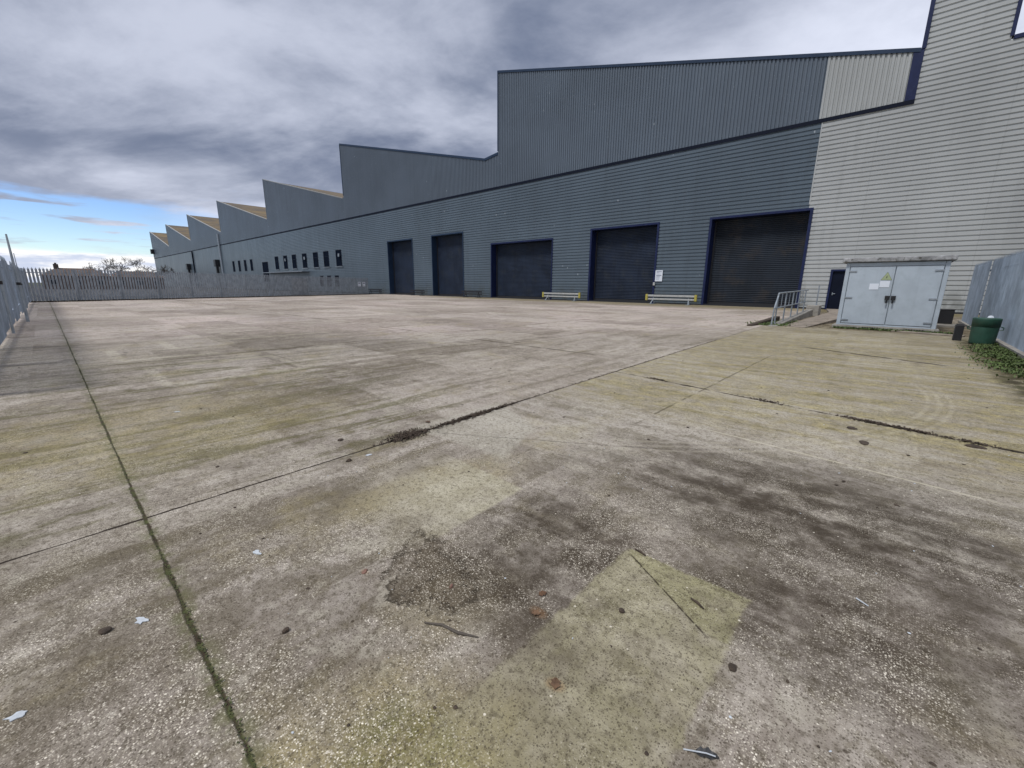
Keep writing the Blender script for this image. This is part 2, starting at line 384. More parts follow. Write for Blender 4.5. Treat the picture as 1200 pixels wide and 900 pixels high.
    p1b = poly([(-.99,2.17),(-.42,1.84),(-.335,1.86),(-.335,2.235),(-1.0,2.22)], .012, k.add(k.mul(wob,.20), k.mul(k.sub(hard,.5),.10)))
    c = k.mix(k.mul(p1b, k.ss(hard, .36, .55, .40, .8)), c, k.mix(k.ss(nf,.3,.72), (.325,.310,.215), (.225,.215,.140)))
    # damp spalled hollow
    e2 = poly([(-2.27,1.46),(-2.02,1.18),(-1.78,.84),(-1.38,1.12),(-1.36,1.28),(-1.50,1.40)], None, k.add(k.mul(wobf, 1.6), k.mul(wob,.9), k.mul(k.sub(hard, .5), .45), -.015))
    e2b = k.mn(e2, k.mul(k.add(k.m('MULTIPLY_ADD', x, .50, y), -.08, k.mul(wob,.4)), 1.))
    p2 = k.ss(e2, -.012, .012)
    c = k.mix(k.mul(p2, k.ss(nf, .36, .60, .25, .80)), c, (.120,.100,.074))
    rim = k.mul(p2, k.ss(e2, .055, .0), k.ss(nf, .40, .54)); c = k.mix(k.mul(rim, .80), c, (.050,.040,.028))
    crk = k.mul(p2, k.ss(k.m('ABSOLUTE', k.sub(k.noise(P, 6.5, 3, .5), .5)), .012, .004)); c = k.mix(k.mul(crk, .75), c, (.05,.04,.028))
    p2b = k.mul(poly([(-2.0,1.22),(-1.62,1.47),(-1.50,1.40),(-1.52,1.34),(-1.66,1.38),(-1.95,1.14)], .03), k.ss(nf,.4,.55), .7); c = k.mix(p2b, c, (.06,.048,.03))
    # rust stains
    rs = k.mx(ell(-.80, 1.16, .045, .03, .3), k.mx(ell(-1.10, 1.42, .05, .03), ell(-2.02, .98, .03, .02)))
    c = k.mix(k.mul(rs, .28), c, (.34,.20,.10))
    # exposed aggregate
    agg_amt = k.mul(k.inv(k.mul(k.mx(k.mul(p2, .3), k.mx(k.mul(p1, .85), p3)), .80)), k.ss(k.add(k.mul(k.noise(P, 1.3, 6, .65), .7), k.mul(hard, .3)), .42, .58, .10, 1.))
    near = 1.0
    jv = k.node('ShaderNodeTexNoise'); k.put(jv.inputs['Vector'], P); jv.inputs['Scale'].default_value = 55.; jv.inputs['Detail'].default_value = 2
    Pj = k.node('ShaderNodeVectorMath', operation='MULTIPLY_ADD'); k.put(Pj.inputs[0], jv.outputs[1]); Pj.inputs[1].default_value = (.012,.012,.012); k.put(Pj.inputs[2], P); Pj = Pj.outputs[0]
    v = k.voro(Pj, 104.); rc, gc, bc = k.xyz(v.outputs['Color'])
    chip = k.mul(k.ss(v.outputs['Distance'], .52, .26), k.ss(rc, .34, .72))
    v2 = k.voro(Pj, 170.); rc2, gc2, bc2 = k.xyz(v2.outputs['Color'])
    chip2 = k.mul(k.ss(v2.outputs['Distance'], .55, .28), k.ss(rc2, .45, .7))
    chd2 = k.mul(k.ss(v2.outputs['Distance'], .6, .3), k.ss(rc2, .30, .12))
    cc = k.mix(gc, (.38,.35,.30), (.82,.79,.73))
    c = k.mix(k.mul(near, chd2, .60), c, (.085,.072,.052))
    c = k.mix(k.mul(agg_amt, near, chip2, .62), c, k.mix(gc2, (.42,.39,.34), (.68,.65,.60)))
    c = k.mix(k.mul(agg_amt, near, chip, .86, k.ss(k.m('SQRT', k.add(k.mul(x,x),k.mul(y,y))), 4.5, 1.5, .45, .95)), c, cc)
    chipd = k.mul(k.ss(v.outputs['Distance'], .55, .3), k.ss(rc, .26, .10)); c = k.mix(k.mul(chipd, near, .60), c, (.085,.072,.055))
    v3 = k.voro(P, 17.); big = k.mul(k.ss(v3.outputs['Distance'], .12, .08), k.ss(k.xyz(v3.outputs['Color'])[1], .78, .86)); c = k.mix(k.mul(big, .7), c, (.66,.63,.58))
    v4 = k.voro(k.vmul(P,(1,1,1),(3,1,0)), 9.); bd = k.mul(k.ss(v4.outputs['Distance'], .10, .05), k.ss(k.xyz(v4.outputs['Color'])[1], .70, .8)); c = k.mix(k.mul(bd, .7), c, (.07,.055,.04))
    grime = k.noise(P, 26., 5, .7); c = k.mix(k.ss(grime, .50, .66, 0, .50), c, (.105,.09,.066))
    # tyre arc scuffs
    ax2 = k.sub(k.add(x, 3.9), 0.); ay2 = k.sub(y, 8.2)
    # circle through the scuff points: centre (-4.05, 8.1) radius 4.65
    a3 = k.add(x, 5.1); b3 = k.sub(y, 8.6); r3 = k.m('SQRT', k.add(k.mul(a3, a3), k.mul(b3, b3)))
    d3 = k.sub(r3, 5.75)
    lines = k.mx(k.ss(k.m('ABSOLUTE', k.add(d3, .0)), .045, .01), k.mx(k.ss(k.m('ABSOLUTE', k.sub(d3, .12)), .04, .01), k.ss(k.m('ABSOLUTE', k.add(d3, .12)), .04, .01)))
    trk = k.mul(lines, k.ss(y, 10.4, 9.0), k.ss(x, -2.6, -1.6), k.ss(nf, .35, .6, .25, 1.))
    c = k.mix(k.mul(trk, .24), c, (.50,.47,.41))
    # thin pale scratch line
    dl = k.m('ABSOLUTE', k.sub(y, k.m('MULTIPLY_ADD', x, -.10, 4.78))); sc = k.mul(k.ss(dl, .022, .008), k.ss(x, -1.9, -1.2), k.ss(x, 1.0, .6), k.ss(nf,.3,.5))
    c = k.mix(k.mul(sc, .5), c, (.52,.49,.42))
    # joints
    jn = k.noise(P, 9., 5, .7); jn2 = k.noise(P, 2.2, 4, .6); w1 = k.mul(k.sub(jn, .5), .030); js = k.mul(k.sub(k.noise(P, 1.1, 3), .5), .03)
    d1 = k.m('ABSOLUTE', k.add(k.sub(y, .222), w1, js)); j1w = k.lin(jn2, .38, .66, -.002, .009)
    j1 = k.ss(d1, k.add(j1w, .010), j1w)
    h1 = k.mul(k.ss(d1, .10, .0), k.ss(jn, .42, .62))
    d2 = k.m('ABSOLUTE', k.add(jx, k.mul(w1, .7), js)); soilz = k.mul(k.ss(y, 2.15, 2.35), k.ss(y, 4.6, 3.6), k.mx(k.ss(y, 2.75, 2.6), k.ss(y, 2.9, 3.1)))
    j2w = k.add(k.lin(jn2, .36, .64, .001, .010), k.mul(soilz, k.ss(jn, .36, .6), .050))
    j2 = k.ss(d2, k.add(j2w, .008), j2w)
    d3_ = k.m('ABSOLUTE', k.add(k.sub(y, k.m('MULTIPLY_ADD', x, -.17, 6.59)), k.mul(w1, 1.6), k.mul(js, 1.5))); j3w = k.lin(jn2, .42, .70, -.004, .042)
    j3 = k.mul(k.ss(d3_, k.add(j3w, .012), j3w), bayR)
    d4 = k.m('ABSOLUTE', k.add(k.sub(y, k.m('MULTIPLY_ADD', x, -.44, 13.24)), k.mul(w1, 3.), k.mul(js, 3))); j4 = k.mul(k.ss(d4, .10, .05), k.ss(jn2, .38, .50), k.ss(x, -1.9, -1.5), k.ss(x, 1.1, .7))
    d5 = k.m('ABSOLUTE', k.add(k.add(x, 2.12), k.mul(w1, 1.), k.mul(js, 2))); j5 = k.mul(k.ss(d5, .020, .008), k.ss(y, 4.0, 4.6), k.ss(y, 12.2, 11.), k.ss(jn2, .34, .5))
    # long diagonal hair crack near P3b, and crack in the patch
    dc = k.m('ABSOLUTE', k.add(k.sub(y, k.m('MULTIPLY_ADD', x, .62, 4.93)), k.mul(w1, 4), k.mul(js, 5))); jc = k.mul(k.ss(dc, .012, .004), k.ss(x, -3.9, -3.6), k.ss(x, -1.2, -1.7), k.ss(nf, .35, .45))
    dp = k.m('ABSOLUTE', k.add(k.sub(y, k.m('MULTIPLY_ADD', x, -.60, 1.585)), k.mul(w1, .4))); jp = k.mul(k.ss(dp, .008, .003), k.ss(x, -1.0, -.95), k.ss(x, -.40, -.46), k.ss(grime, .38, .46))
    # regular bay joints further off
    def rep(v_, period, off): return k.mul(k.m('ABSOLUTE', k.sub(k.m('FRACT', k.m('DIVIDE', k.add(v_, off), period)), .5)), period)
    dfy = k.add(rep(y, 8.5, 8.5*.5-.222), k.mul(w1, 2)); jfy = k.mul(k.ss(dfy, .06, .03), k.ss(y, 3., 5.), k.inv(bayR), k.ss(nm2, .42, .58))
    dfx = k.add(rep(x, 7.6, 7.6*.5+3.8), k.mul(w1, 2)); jfx = k.mul(k.ss(dfx, .05, .02), k.ss(x, -6., -7.), k.ss(nm, .45, .58))
    jf = k.mx(jfy, jfx)
    c = k.mix(k.mul(h1, .6), c, k.mix(nf, (.10,.12,.05), (.20,.19,.11)))
    jd = k.mix(k.ss(jn, .42, .60), (.085,.068,.048), (.115,.125,.060))
    c = k.mix(k.mul(jf, .8), c, (.10,.085,.06)); c = k.mix(k.mx(j3, k.mul(j4, .85)), c, (.065,.052,.035)); c = k.mix(k.mul(j5, .6), c, (.10,.085,.055))
    c = k.mix(k.mul(jc, .55), c, (.09,.08,.07)); c = k.mix(k.mul(jp, .8), c, (.06,.05,.035))
    c = k.mix(j2, c, (.055,.042,.030)); c = k.mix(j1, c, jd)
    # mossy edge along the foot of the warehouse wall
    wd_ = k.mul(k.ss(k.add(x, k.mul(wob, 3.)), 1.35, 1.75), k.ss(y, 8.5, 10.5), k.ss(y, 21.5, 19.)); c = k.mix(k.mul(wd_, k.ss(hard, .36, .52), .85), c, k.mix(k.ss(nf,.4,.6), (.060,.046,.026), (.085,.085,.035)))
    kf = k.mul(k.ss(k.add(y, k.mul(wob, 3.)), 20.8, 21.6), k.ss(x, -5., -3.8)); c = k.mix(k.mul(kf, k.ss(hard, .40, .55), .7), c, (.11,.085,.05))
    ft = k.mul(k.ss(k.add(y, k.mul(wob, 8)), 34.5, 38.), k.ss(x, -62., -40.)); c = k.mix(k.mul(ft, .55), c, k.mix(nm, (.16,.145,.07), (.26,.23,.14)))
    gm = k.node('ShaderNodeGamma'); k.put(gm.inputs[0], c); gm.inputs[1].default_value = 1.42; c = k.mix(1., gm.outputs[0], (1.62,1.62,1.62), 'MULTIPLY')
    c = k.mix(1., c, k.mix(k.mul(bayR, k.ss(y, 2., 5.)), (1.02,.99,.915), (1.0,.985,.905)), 'MULTIPLY')
    b = k.node('ShaderNodeBsdfPrincipled'); k.put(b.inputs['Base Color'], c); b.inputs['Roughness'].default_value = .88; b.inputs['Specular IOR Level'].default_value = .3
    hgt = k.add(k.mul(chip, .35, near), k.mul(chip2, .2, near), k.mul(grime, .8), k.mul(nf, .8), k.mul(k.mx(j1, j2), -2.5), k.mul(k.mx(j3, j4), -1.5), k.mul(p2, -1.0), k.mul(jp, -1.))
    bn = k.node('ShaderNodeBump'); bn.inputs['Strength'].default_value = .55; bn.inputs['Distance'].default_value = .006
    k.put(bn.inputs['Height'], hgt); k.put(b.inputs['Normal'], bn.outputs[0])
    k.l.new(b.outputs[0], k.node('ShaderNodeOutputMaterial').inputs[0]); return m
M['yard'] = yard_mat()
M['field'] = mat('rough_grass', (.065,.075,.035), .95, var=.35, vs=.05, dirt=(.16,.15,.11), dirt_amt=.8)

# ------------------------------------------------------------ ground
def sheet(x0, x1, y0, y1, z): return [(x0,y0,z),(x1,y0,z),(x1,y1,z),(x0,y1,z)], [(0,1,2,3)]
gd = obj('ground', sheet(-3000, 1500, -2500, 3000, -.03), M['field']); gd['kind'] = 'structure'
yd = obj('yard', ([(-42.5,-25,0),(30,-25,0),(30,43,0),(-69.8,43,0)],[(0,1,2,3)]), M['yard']); yd['kind'] = 'structure'

cp_ = obj('car_park', ([(-300,-25,-.01),(-42.5,-25,-.01),(-69.8,43,-.01),(-300,43,-.01)],[(0,1,2,3)]), mat('worn_asphalt', (.075,.074,.072), .9, var=.25, vs=.2, dirt=(.12,.11,.095), dirt_amt=.6)); cp_['kind'] = 'structure'
# ------------------------------------------------------------ warehouse
YF = 41.
wh = thing('warehouse', 'long grey steel warehouse with sawtooth roof, five blue framed shutter doors and pale end wall', 'warehouse', (-140, YF, 0), world=True)
ZB = 13.7                      # the belt between lower and upper cladding
APEX = [-284.7, -243.9, -203.0, -162.3, -121.0, -80.5, -39.95]
def prof(x):
    """roofline height at x"""
    if x > 2.35: return 16.06
    if x > -1.5: return 27.5
    if x >= -39.95: return 26.6 + (x+39.95)/38.5*(16.75-26.6)
    for i in range(5, -1, -1):
        if x >= APEX[i]:
            nx = APEX[i+1]; dv = 2.4 if i == 5 else .6
            val = nx - dv
            if x <= val: return 26.7 + (x-APEX[i])/(val-APEX[i])*(17.45-26.7)
            return 17.45 + (x-val)/dv*.3
    return 17
def vclad(x0, x1, zb, parent, m, pitch=.28, d=.065, name='upper_cladding', yo=0):
    b = B(); xs = [x0]
    # rib profile: flat, slope out, flat, slope in
    seq = []; x = x0
    while x < x1-1e-6:
        for fr, dep in ((0,0),(.50,0),(.60,d),(.90,d)):
            q = x+fr*pitch
            if q < x1: seq.append((q, dep))
        x += pitch
    seq.append((x1, 0))
    for (a, da), (c_, dc) in zip(seq, seq[1:]):
        if c_-a < 1e-5: continue
        b.poly([(a, YF+yo+da, zb), (c_, YF+yo+dc, zb), (c_, YF+yo+dc, prof(c_-1e-4)-.02), (a, YF+yo+da, prof(a+1e-4)-.02)])
    return obj(name, b.get(), m, parent)
brk = [(-284.7, -80.5), (-80.5, -42.35), (-42.35, -6.62)]
for i in range(6): vclad(APEX[i], APEX[i+1], ZB+.12, wh, M['upper'])
vclad(-39.95, -6.66, ZB+.12, wh, M['upper'])
vclad(-6.66, -1.98, ZB+.12, wh, M['lightv'], name='pale_upper_cladding')

OPEN = [(-66.3, -59.1, 0, 8.75, 0), (-54.0, -46.85, 0, 8.85, 0), (-41.2, -31.1, 0, 6.95, 0), (-25.85, -18.4, 0, 7.55, 0), (-13.55, -6.2, -.1, 7.52, 1)]
PD = (-4.25, -2.9, 0, 2.9)
winx = [(-154.8,2.0),(-149.2,2.0),(-143.6,2.0),(-138.2,2.0),(-119.0,2.3),(-113.3,2.3),(-108.0,2.4),(-102.1,2.4),(-96.3,2.4),(-91.2,2.4),(-85.6,2.4)]
WIN = [(x, x+w_, 5.2, 8.35) for x, w_ in winx] + [(x, x+1.7, 1.2, 3.4) for x in (-93.8,-90.3,-86.8)] + [(-128.5,-124.3, 2.2, 7.3)]
HOLES = [(a,b_,c_,d_) for a,b_,c_,d_,_ in OPEN] + [PD] + WIN
def hclad(x0, x1, z0, z1f, m, name, pitch=.315, d=.055, yo=0):
    b = B()
    cuts = sorted({x0, x1} | {q for h in HOLES for q in h[:2] if x0 < q < x1})
    for a, c_ in zip(cuts, cuts[1:]):
        mid = (a+c_)/2; z1 = z1f(mid)
        rng = [(z0, z1)]
        for h in HOLES:
            if h[0] <= mid <= h[1]:
                nr = []
                for lo, hi in rng:
                    if h[2] > lo: nr.append((lo, min(hi, h[2])))
                    if h[3] < hi: nr.append((max(lo, h[3]), hi))
                rng = nr
        for lo, hi in rng:
            pts = []
            kk = int(lo/pitch)-1
            def dep(z):
                f = (z/pitch) % 1
                if f < .66: return 0
                if f < .72: return d*(f-.66)/.06
                if f < .90: return d
                return d*(1-(f-.90)/.10)
            zs = {lo, hi}
            for q in range(int(lo/pitch)-1, int(hi/pitch)+2):
                for fr in (0, .66, .72, .90):
                    z = (q+fr)*pitch
                    if lo < z < hi: zs.add(z)
            zs = sorted(zs)
            for u, v in zip(zs, zs[1:]):
                if v-u < 1e-4: continue
                b.poly([(a, YF+yo+dep(u+1e-6), u), (c_, YF+yo+dep(u+1e-6), u), (c_, YF+yo+dep(v-1e-6), v), (a, YF+yo+dep(v-1e-6), v)])
    return obj(name, b.get(), m, wh)
hclad(-284.7, -6.40, .12, lambda x: ZB-.12, M['lower'], 'lower_cladding')
hclad(-6.40, 45, .12, lambda x: ZB-.12 if x < -1.45 else (27.5 if x < 2.35 else 16.0), M['light'], 'pale_end_cladding')
# hclad splits by openings only; the pale wall needs its own steps
for o in [o for o in bpy.data.objects if o.name == 'pale_end_cladding']:
    bpy.data.objects.remove(o)
HSAVE = HOLES
hclad(-6.40, -1.45, .12, lambda x: ZB-.12, M['light'], 'pale_end_cladding')
hclad(-1.45, 2.35, .12, lambda x: 27.5, M['light'], 'pale_tower_cladding')
hclad(2.35, 45, .12, lambda x: 16.0, M['light'], 'pale_end_cladding')
# belt flashing
b = B(); b.box(-284.7, -1.45, YF-.05, YF+.10, ZB-.13, ZB+.13); obj('belt_flashing', b.get(), M['darkband'], wh)
b = B(); b.box(-284.7, -6.3, YF-.02, YF+.12, 0, .12); b.box(-6.18, -4.35, YF-.02, YF+.12, 0, .12); b.box(-2.85, 45, YF-.02, YF+.12, 0, .12); obj('base_course', b.get(), M['rubber'], wh)
# navy corner panel and tower trims
b = B(); b.poly([(-1.98,YF-.03,ZB+.14),(-1.45,YF-.03,ZB+.14),(-1.45,YF-.03,16.72),(-1.98,YF-.03,16.86)]); b.poly([(-1.98,YF-.03,ZB+.14),(-1.98,YF-.03,16.86),(-1.98,YF+.1,16.86),(-1.98,YF+.1,ZB+.14)]); obj('navy_corner_panel', b.get(), M['navy'], wh)
b = B(); b.box(-1.62, -1.40, YF-.06, YF+.5, 16.76, 27.6); b.box(2.26, 2.44, YF-.06, YF+.5, 16.18, 27.6); b.box(2.445, 45, YF-.06, YF+.5, 15.98, 16.2); obj('tower_trim', b.get(), M['navy'], wh)
# vertical trims at colour changes
b = B(); b.box(-6.44,-6.36, YF-.015, YF+.02, 7.9, ZB-.14); obj('sheet_joint', b.get(), M['light'], wh)
# parapet cappings
def cap(i_x0, x1, m, name, wd=.22):
    b = B(); N_ = 2
    z0, z1 = prof(i_x0+1e-3), prof(x1-1e-3)
    b.hexa([(i_x0,YF-.06,z0-wd),(x1,YF-.06,z1-wd),(x1,YF+.35,z1-wd),(i_x0,YF+.35,z0-wd),(i_x0,YF-.06,z0+.04),(x1,YF-.06,z1+.04),(x1,YF+.35,z1+.04),(i_x0,YF+.35,z0+.04)])
    return obj(name, b.get(), m, wh)
cap(-39.95, -1.63, M['trim'], 'parapet_capping', .20)
cap(-80.5, -42.35, M['trim'], 'parapet_capping'); cap(-42.35, -39.97, M['trim'], 'parapet_capping', .25)
for gx in (-40.05, -80.6):
    b = B(); b.box(gx, gx+.15, YF-.05, YF+.3, 17.9, 26.64); obj('gable_edge_trim', b.get(), M['trim'], wh)
for i in range(5):
    val = APEX[i+1]-.6
    b = B(); z0, z1 = 26.7, 17.45
    b.hexa([(APEX[i]+.2,YF+.0,z0-.10),(val,YF+.0,z1-.0),(val,YF+.35,z1-.0),(APEX[i]+.2,YF+.35,z0-.10),(APEX[i]+.2,YF-.04,z0+.06),(val,YF-.04,z1+.12),(val,YF+.35,z1+.12),(APEX[i]+.2,YF+.35,z0+.06)])
    obj('verge_flashing', b.get(), M['white'], wh)
    b = B(); b.box(APEX[i]-.08, APEX[i]+.12, YF-.04, YF+.25, 17.9 if i else 14, 26.75); obj('gable_edge_trim', b.get(), M['upper'], wh)
# roof skin (extruded profile) and glazed north-light faces
YB = YF+75
pts = []
for i in range(6):
    dv = 2.4 if i == 5 else .6
    pts += [(APEX[i], 26.6), (APEX[i+1]-dv, 17.4), (APEX[i+1], 17.7)]
b = B()
for (a, za), (c_, zc) in zip(pts, pts[1:]):
    if abs(a-c_) < .01: continue
    b.poly([(a,YF+.08,za-.05),(c_,YF+.08,zc-.05),(c_,YB,zc-.05),(a,YB,za-.05)])
b.poly([(-39.95,YF+.08,26.5),(-1.5,YF+.08,16.6),(-1.5,YB,16.6),(-39.95,YB,26.5)])
b.poly([(2.35,YF+.1,16.0),(45,YF+.1,16.0),(45,YB,16.0),(2.35,YB,16.0)]); b.poly([(-1.5,YF+.1,27.5),(2.35,YF+.1,27.5),(2.35,YB,27.5),(-1.5,YB,27.5)])
obj('roof', b.get(), M['roof'], wh)
b = B()
for i, a in enumerate(APEX):
    z0 = 0 if i == 0 else 17.65
    b.poly([(a,YF+.06,z0),(a,YF+.06,26.58),(a,YB,26.58),(a,YB,z0)])
b.poly([(-1.5,YF+.06,16),(-1.5,YF+.06,27.5),(-1.5,YB,27.5),(-1.5,YB,16)]); b.poly([(2.35,YF+.06,16),(2.35,YF+.06,27.5),(2.35,YB,27.5),(2.35,YB,16)])
b.poly([(-284.7,YB,0),(45,YB,0),(45,YB,17.4),(-284.7,YB,17.4)]); b.poly([(45,YF+.1,0),(45,YB,0),(45,YB,16),(45,YF+.1,16)])
obj('side_wall', b.get(), M['upper'], wh)
# inner liner so that no opening shows sky
b = B(); b.poly([(-284.6,YF+1.2,0),(44.9,YF+1.2,0),(44.9,YF+1.2,15.9),(-284.6,YF+1.2,15.9)]); obj('inner_wall', b.get(), M['black'], wh)

# loading doors
for di, (x0, x1, z0, z1, kind) in enumerate(OPEN):
    b = B(); fr = .20 if kind or di == 3 else .13; t = YF-.06; yb = YF+1.1
    b.box(x0-fr*.6, x0+fr*.4, t, yb, 0, z1+.12); b.box(x1-fr*.4, x1+fr*.6, t, yb, 0, z1+.12); b.box(x0+fr*.4+.002, x1-fr*.4-.002, t, yb, z1-.06, z1+.12)
    f = obj('door_frame', b.get(), M['navy'] if di >= 3 else M['trim'] if di < 2 else M['navy'], wh)
    b = B(); p = .155; z = .30; ys = YF+.95
    while z < z1-.06:
        z2 = min(z+p, z1-.06)
        b.poly([(x0+.08,ys,z),(x1-.08,ys,z),(x1-.08,ys-.035,z+(z2-z)*.35),(x0+.08,ys-.035,z+(z2-z)*.35)])
        b.poly([(x0+.08,ys-.035,z+(z2-z)*.35),(x1-.08,ys-.035,z+(z2-z)*.35),(x1-.08,ys-.035,z+(z2-z)*.75),(x0+.08,ys-.035,z+(z2-z)*.75)])
        b.poly([(x0+.08,ys-.035,z+(z2-z)*.75),(x1-.08,ys-.035,z+(z2-z)*.75),(x1-.08,ys,z2),(x0+.08,ys,z2)])
        z = z2
    sh = obj('roller_shutter', b.get(), M['doorb'] if kind else M['door'], wh)
    if kind: sh['label'] = 'roller shutter browned with grime towards its top'
    b = B(); b.box(x0+.08, x1-.08, ys-.08, ys+.03, .02, .30); bb = obj('bottom_rail', b.get(), M['rubber'], sh); bb.location = (0,0,0)
    for gx in (x0+.10, x1-.24):
        b = B(); b.box(gx, gx+.14, ys-.12, ys+.0, .02, z1-.1); obj('guide_rail', b.get(), M['rubber'], sh).location = (0,0,0)
# door sill cast in front of opening 5 (level threshold)
# personnel door
b = B(); x0,x1,z0,z1 = PD; b.box(x0-.08,x0+.06,YF-.05,YF+.3,0,z1+.12); b.box(x1-.06,x1+.08,YF-.05,YF+.3,0,z1+.12); b.box(x0+.062,x1-.062,YF-.05,YF+.3,z1-.02,z1+.12)
pd = obj('personnel_door', (lambda q: (q.box(x0+.07,x1-.07,YF+.08,YF+.14,.03,z1-.02), q.get())[1])(B()), M['darkband'], wh)
obj('door_frame', b.get(), M['navy'], pd).location = (0,0,0)
b = B(); b.tube([(x0+.25,YF+.02,1.2),(x0+.42,YF+.02,1.2)], .02); b.box(x0+.22,x0+.27,YF+.02,YF+.08,1.1,1.3); obj('handle', b.get(), M['galv'], pd).location = (0,0,0)
# windows
for wi, (x0,x1,z0,z1) in enumerate(WIN):
    b = B(); t = .12
    b.box(x0,x0+t,YF-.03,YF+.25,z0,z1); b.box(x1-t,x1,YF-.03,YF+.25,z0,z1); b.box(x0+t+.002,x1-t-.002,YF-.03,YF+.25,z1-t,z1); b.box(x0+t+.002,x1-t-.002,YF-.03,YF+.25,z0,z0+t)
    if 4 <= wi <= 10:      # side light and transom
        b.box(x0+t+.002, x1-t-.002, YF+.02, YF+.2, z0+2.0, z0+2.1)
    fr = obj('window', b.get(), M['darkband'], wh)
    b = B(); b.box(x0+t*.5, x1-t*.5, YF+.03, YF+.06, z0+t*.5, z1-t*.5); obj('pane', b.get(), M['glass'], fr).location = (0,0,0)
    if wi in (5, 7, 10):
        b = B(); b.box(x0+1.35, x1-.45, YF-.28, YF-.23, z0+1.8, z0+2.4); obj('open_casement', b.get(), M['galv2'], fr).location = (0,0,0)
    if 4 <= wi <= 10:
        b = B(); b.box(x0-.1, x1+.4, YF-.22, YF-.03, z0-.14, z0-.04); obj('sill', b.get(), M['galv2'], fr).location = (0,0,0)
b = B(); b.box(-124, -99, YF-1.6, YF-.02, 4.35, 4.5); obj('entrance_canopy', b.get(), M['galv2'], wh)
for x, z1, m_ in ((-203.2, ZB-.2, 'darkband'), (-165.6, 17.2, 'galv')):
    b = B(); b.tube([(x,YF-.18,.3),(x,YF-.18,z1)], .22 if m_=='darkband' else .34, 8); dp = obj('downpipe', b.get(), M[m_], wh)
for x, z in ((-169.5,8.2),(-210,8.0),(-282,17.0)):  # dark boxes are dock lamp heads on the wall, unlit
    b = B(); b.box(x-1.1,x+1.1,YF-1.3,YF-.05,z-1.1,z+1.1); b.box(x-.5,x+.5,YF-1.0,YF-.3,z-3.2,z-1.1) if z<10 else None
    bevel(obj('dock_lamp_box', b.get(), M['black'], wh), .08)
# door switch box beside fourth door
b = B(); b.box(-18.42,-18.22,YF-.16,YF-.08,1.75,2.05); bevel(obj('door_switch', b.get(), M['white'], wh), .02)

# notice board sheet on the wall
nt = thing('notice', 'white printed notice on the blue-grey wall right of the fourth shutter door', 'notice', (-17.9, YF-.10, 2.15))
b = B(); b.box(-.36,.36,0,.03,0,1.05); obj('sheet', b.get(), M['paper'], nt)
b = B()
for r in range(7):
    z = .95-.12*r; w_ = random.uniform(.16,.28)
    if r in (0,3): b.box(-.26,.26,-.006,-.002,z-.07,z)
    else: b.box(-.26,-.26+w_*1.7,-.006,-.002,z-.03,z)
obj('print', b.get(), M['ink'], nt)

# ------------------------------------------------------------ bumper rails between the doors
def bumper(x0, x1, white, label):
    t = thing('bumper_rail', label, 'bumper rail', ((x0+x1)/2, YF-1.1, 0), 0, 'bumper rails between the loading doors')
    h = (x1-x0)/2; m1 = M['white'] if white else M['rubber']
    b = B(); b.box(-h+.22 if white else -h, h-.22 if white else h, -.09, .0, .70, .88); bevel(obj('upper_rail', b.get(), m1, t), .02)
    b = B(); b.box(-h+.24 if white else -h, h-.24 if white else h, -.05, .03, .40, .55); bevel(obj('lower_rail', b.get(), m1, t), .02)
    if white:
        for s in (-1, 1):
            b = B(); b.box(s*h-.22 if s>0 else -h, h if s>0 else -h+.22, -.12, .05, .34, .93); bevel(obj('end_cap', b.get(), M['yellow'], t), .03)
    for s in (-1, 1):
        X = s*(h-.75); b = B()
        b.tube([(X-.12*s*-1,-.30,.0),(X,0,.42),(X,.10,.80)], .05, 6); b.tube([(X,.30,.0),(X,.10,.6)], .045, 6); b.box(X-.15,X+.15,-.42,.42,0,.03)
        obj('leg', b.get(), M['galv'] if white else M['rubber'], t)
bumper(-71.8, -67.2, 0, 'dark bumper rail at the palisade fence end, left of the first shutter door')
bumper(-58.6, -54.8, 0, 'dark bumper rail between the first and second shutter doors from the left')
bumper(-46.0, -41.9, 0, 'dark bumper rail between the second shutter door and the wide low third one')
bumper(-31.5, -26.2, 1, 'white bumper rail with yellow ends, between the third and fourth shutter doors')
bumper(-18.6, -13.7, 1, 'white bumper rail with yellow ends under the notice, left of the largest shutter door')

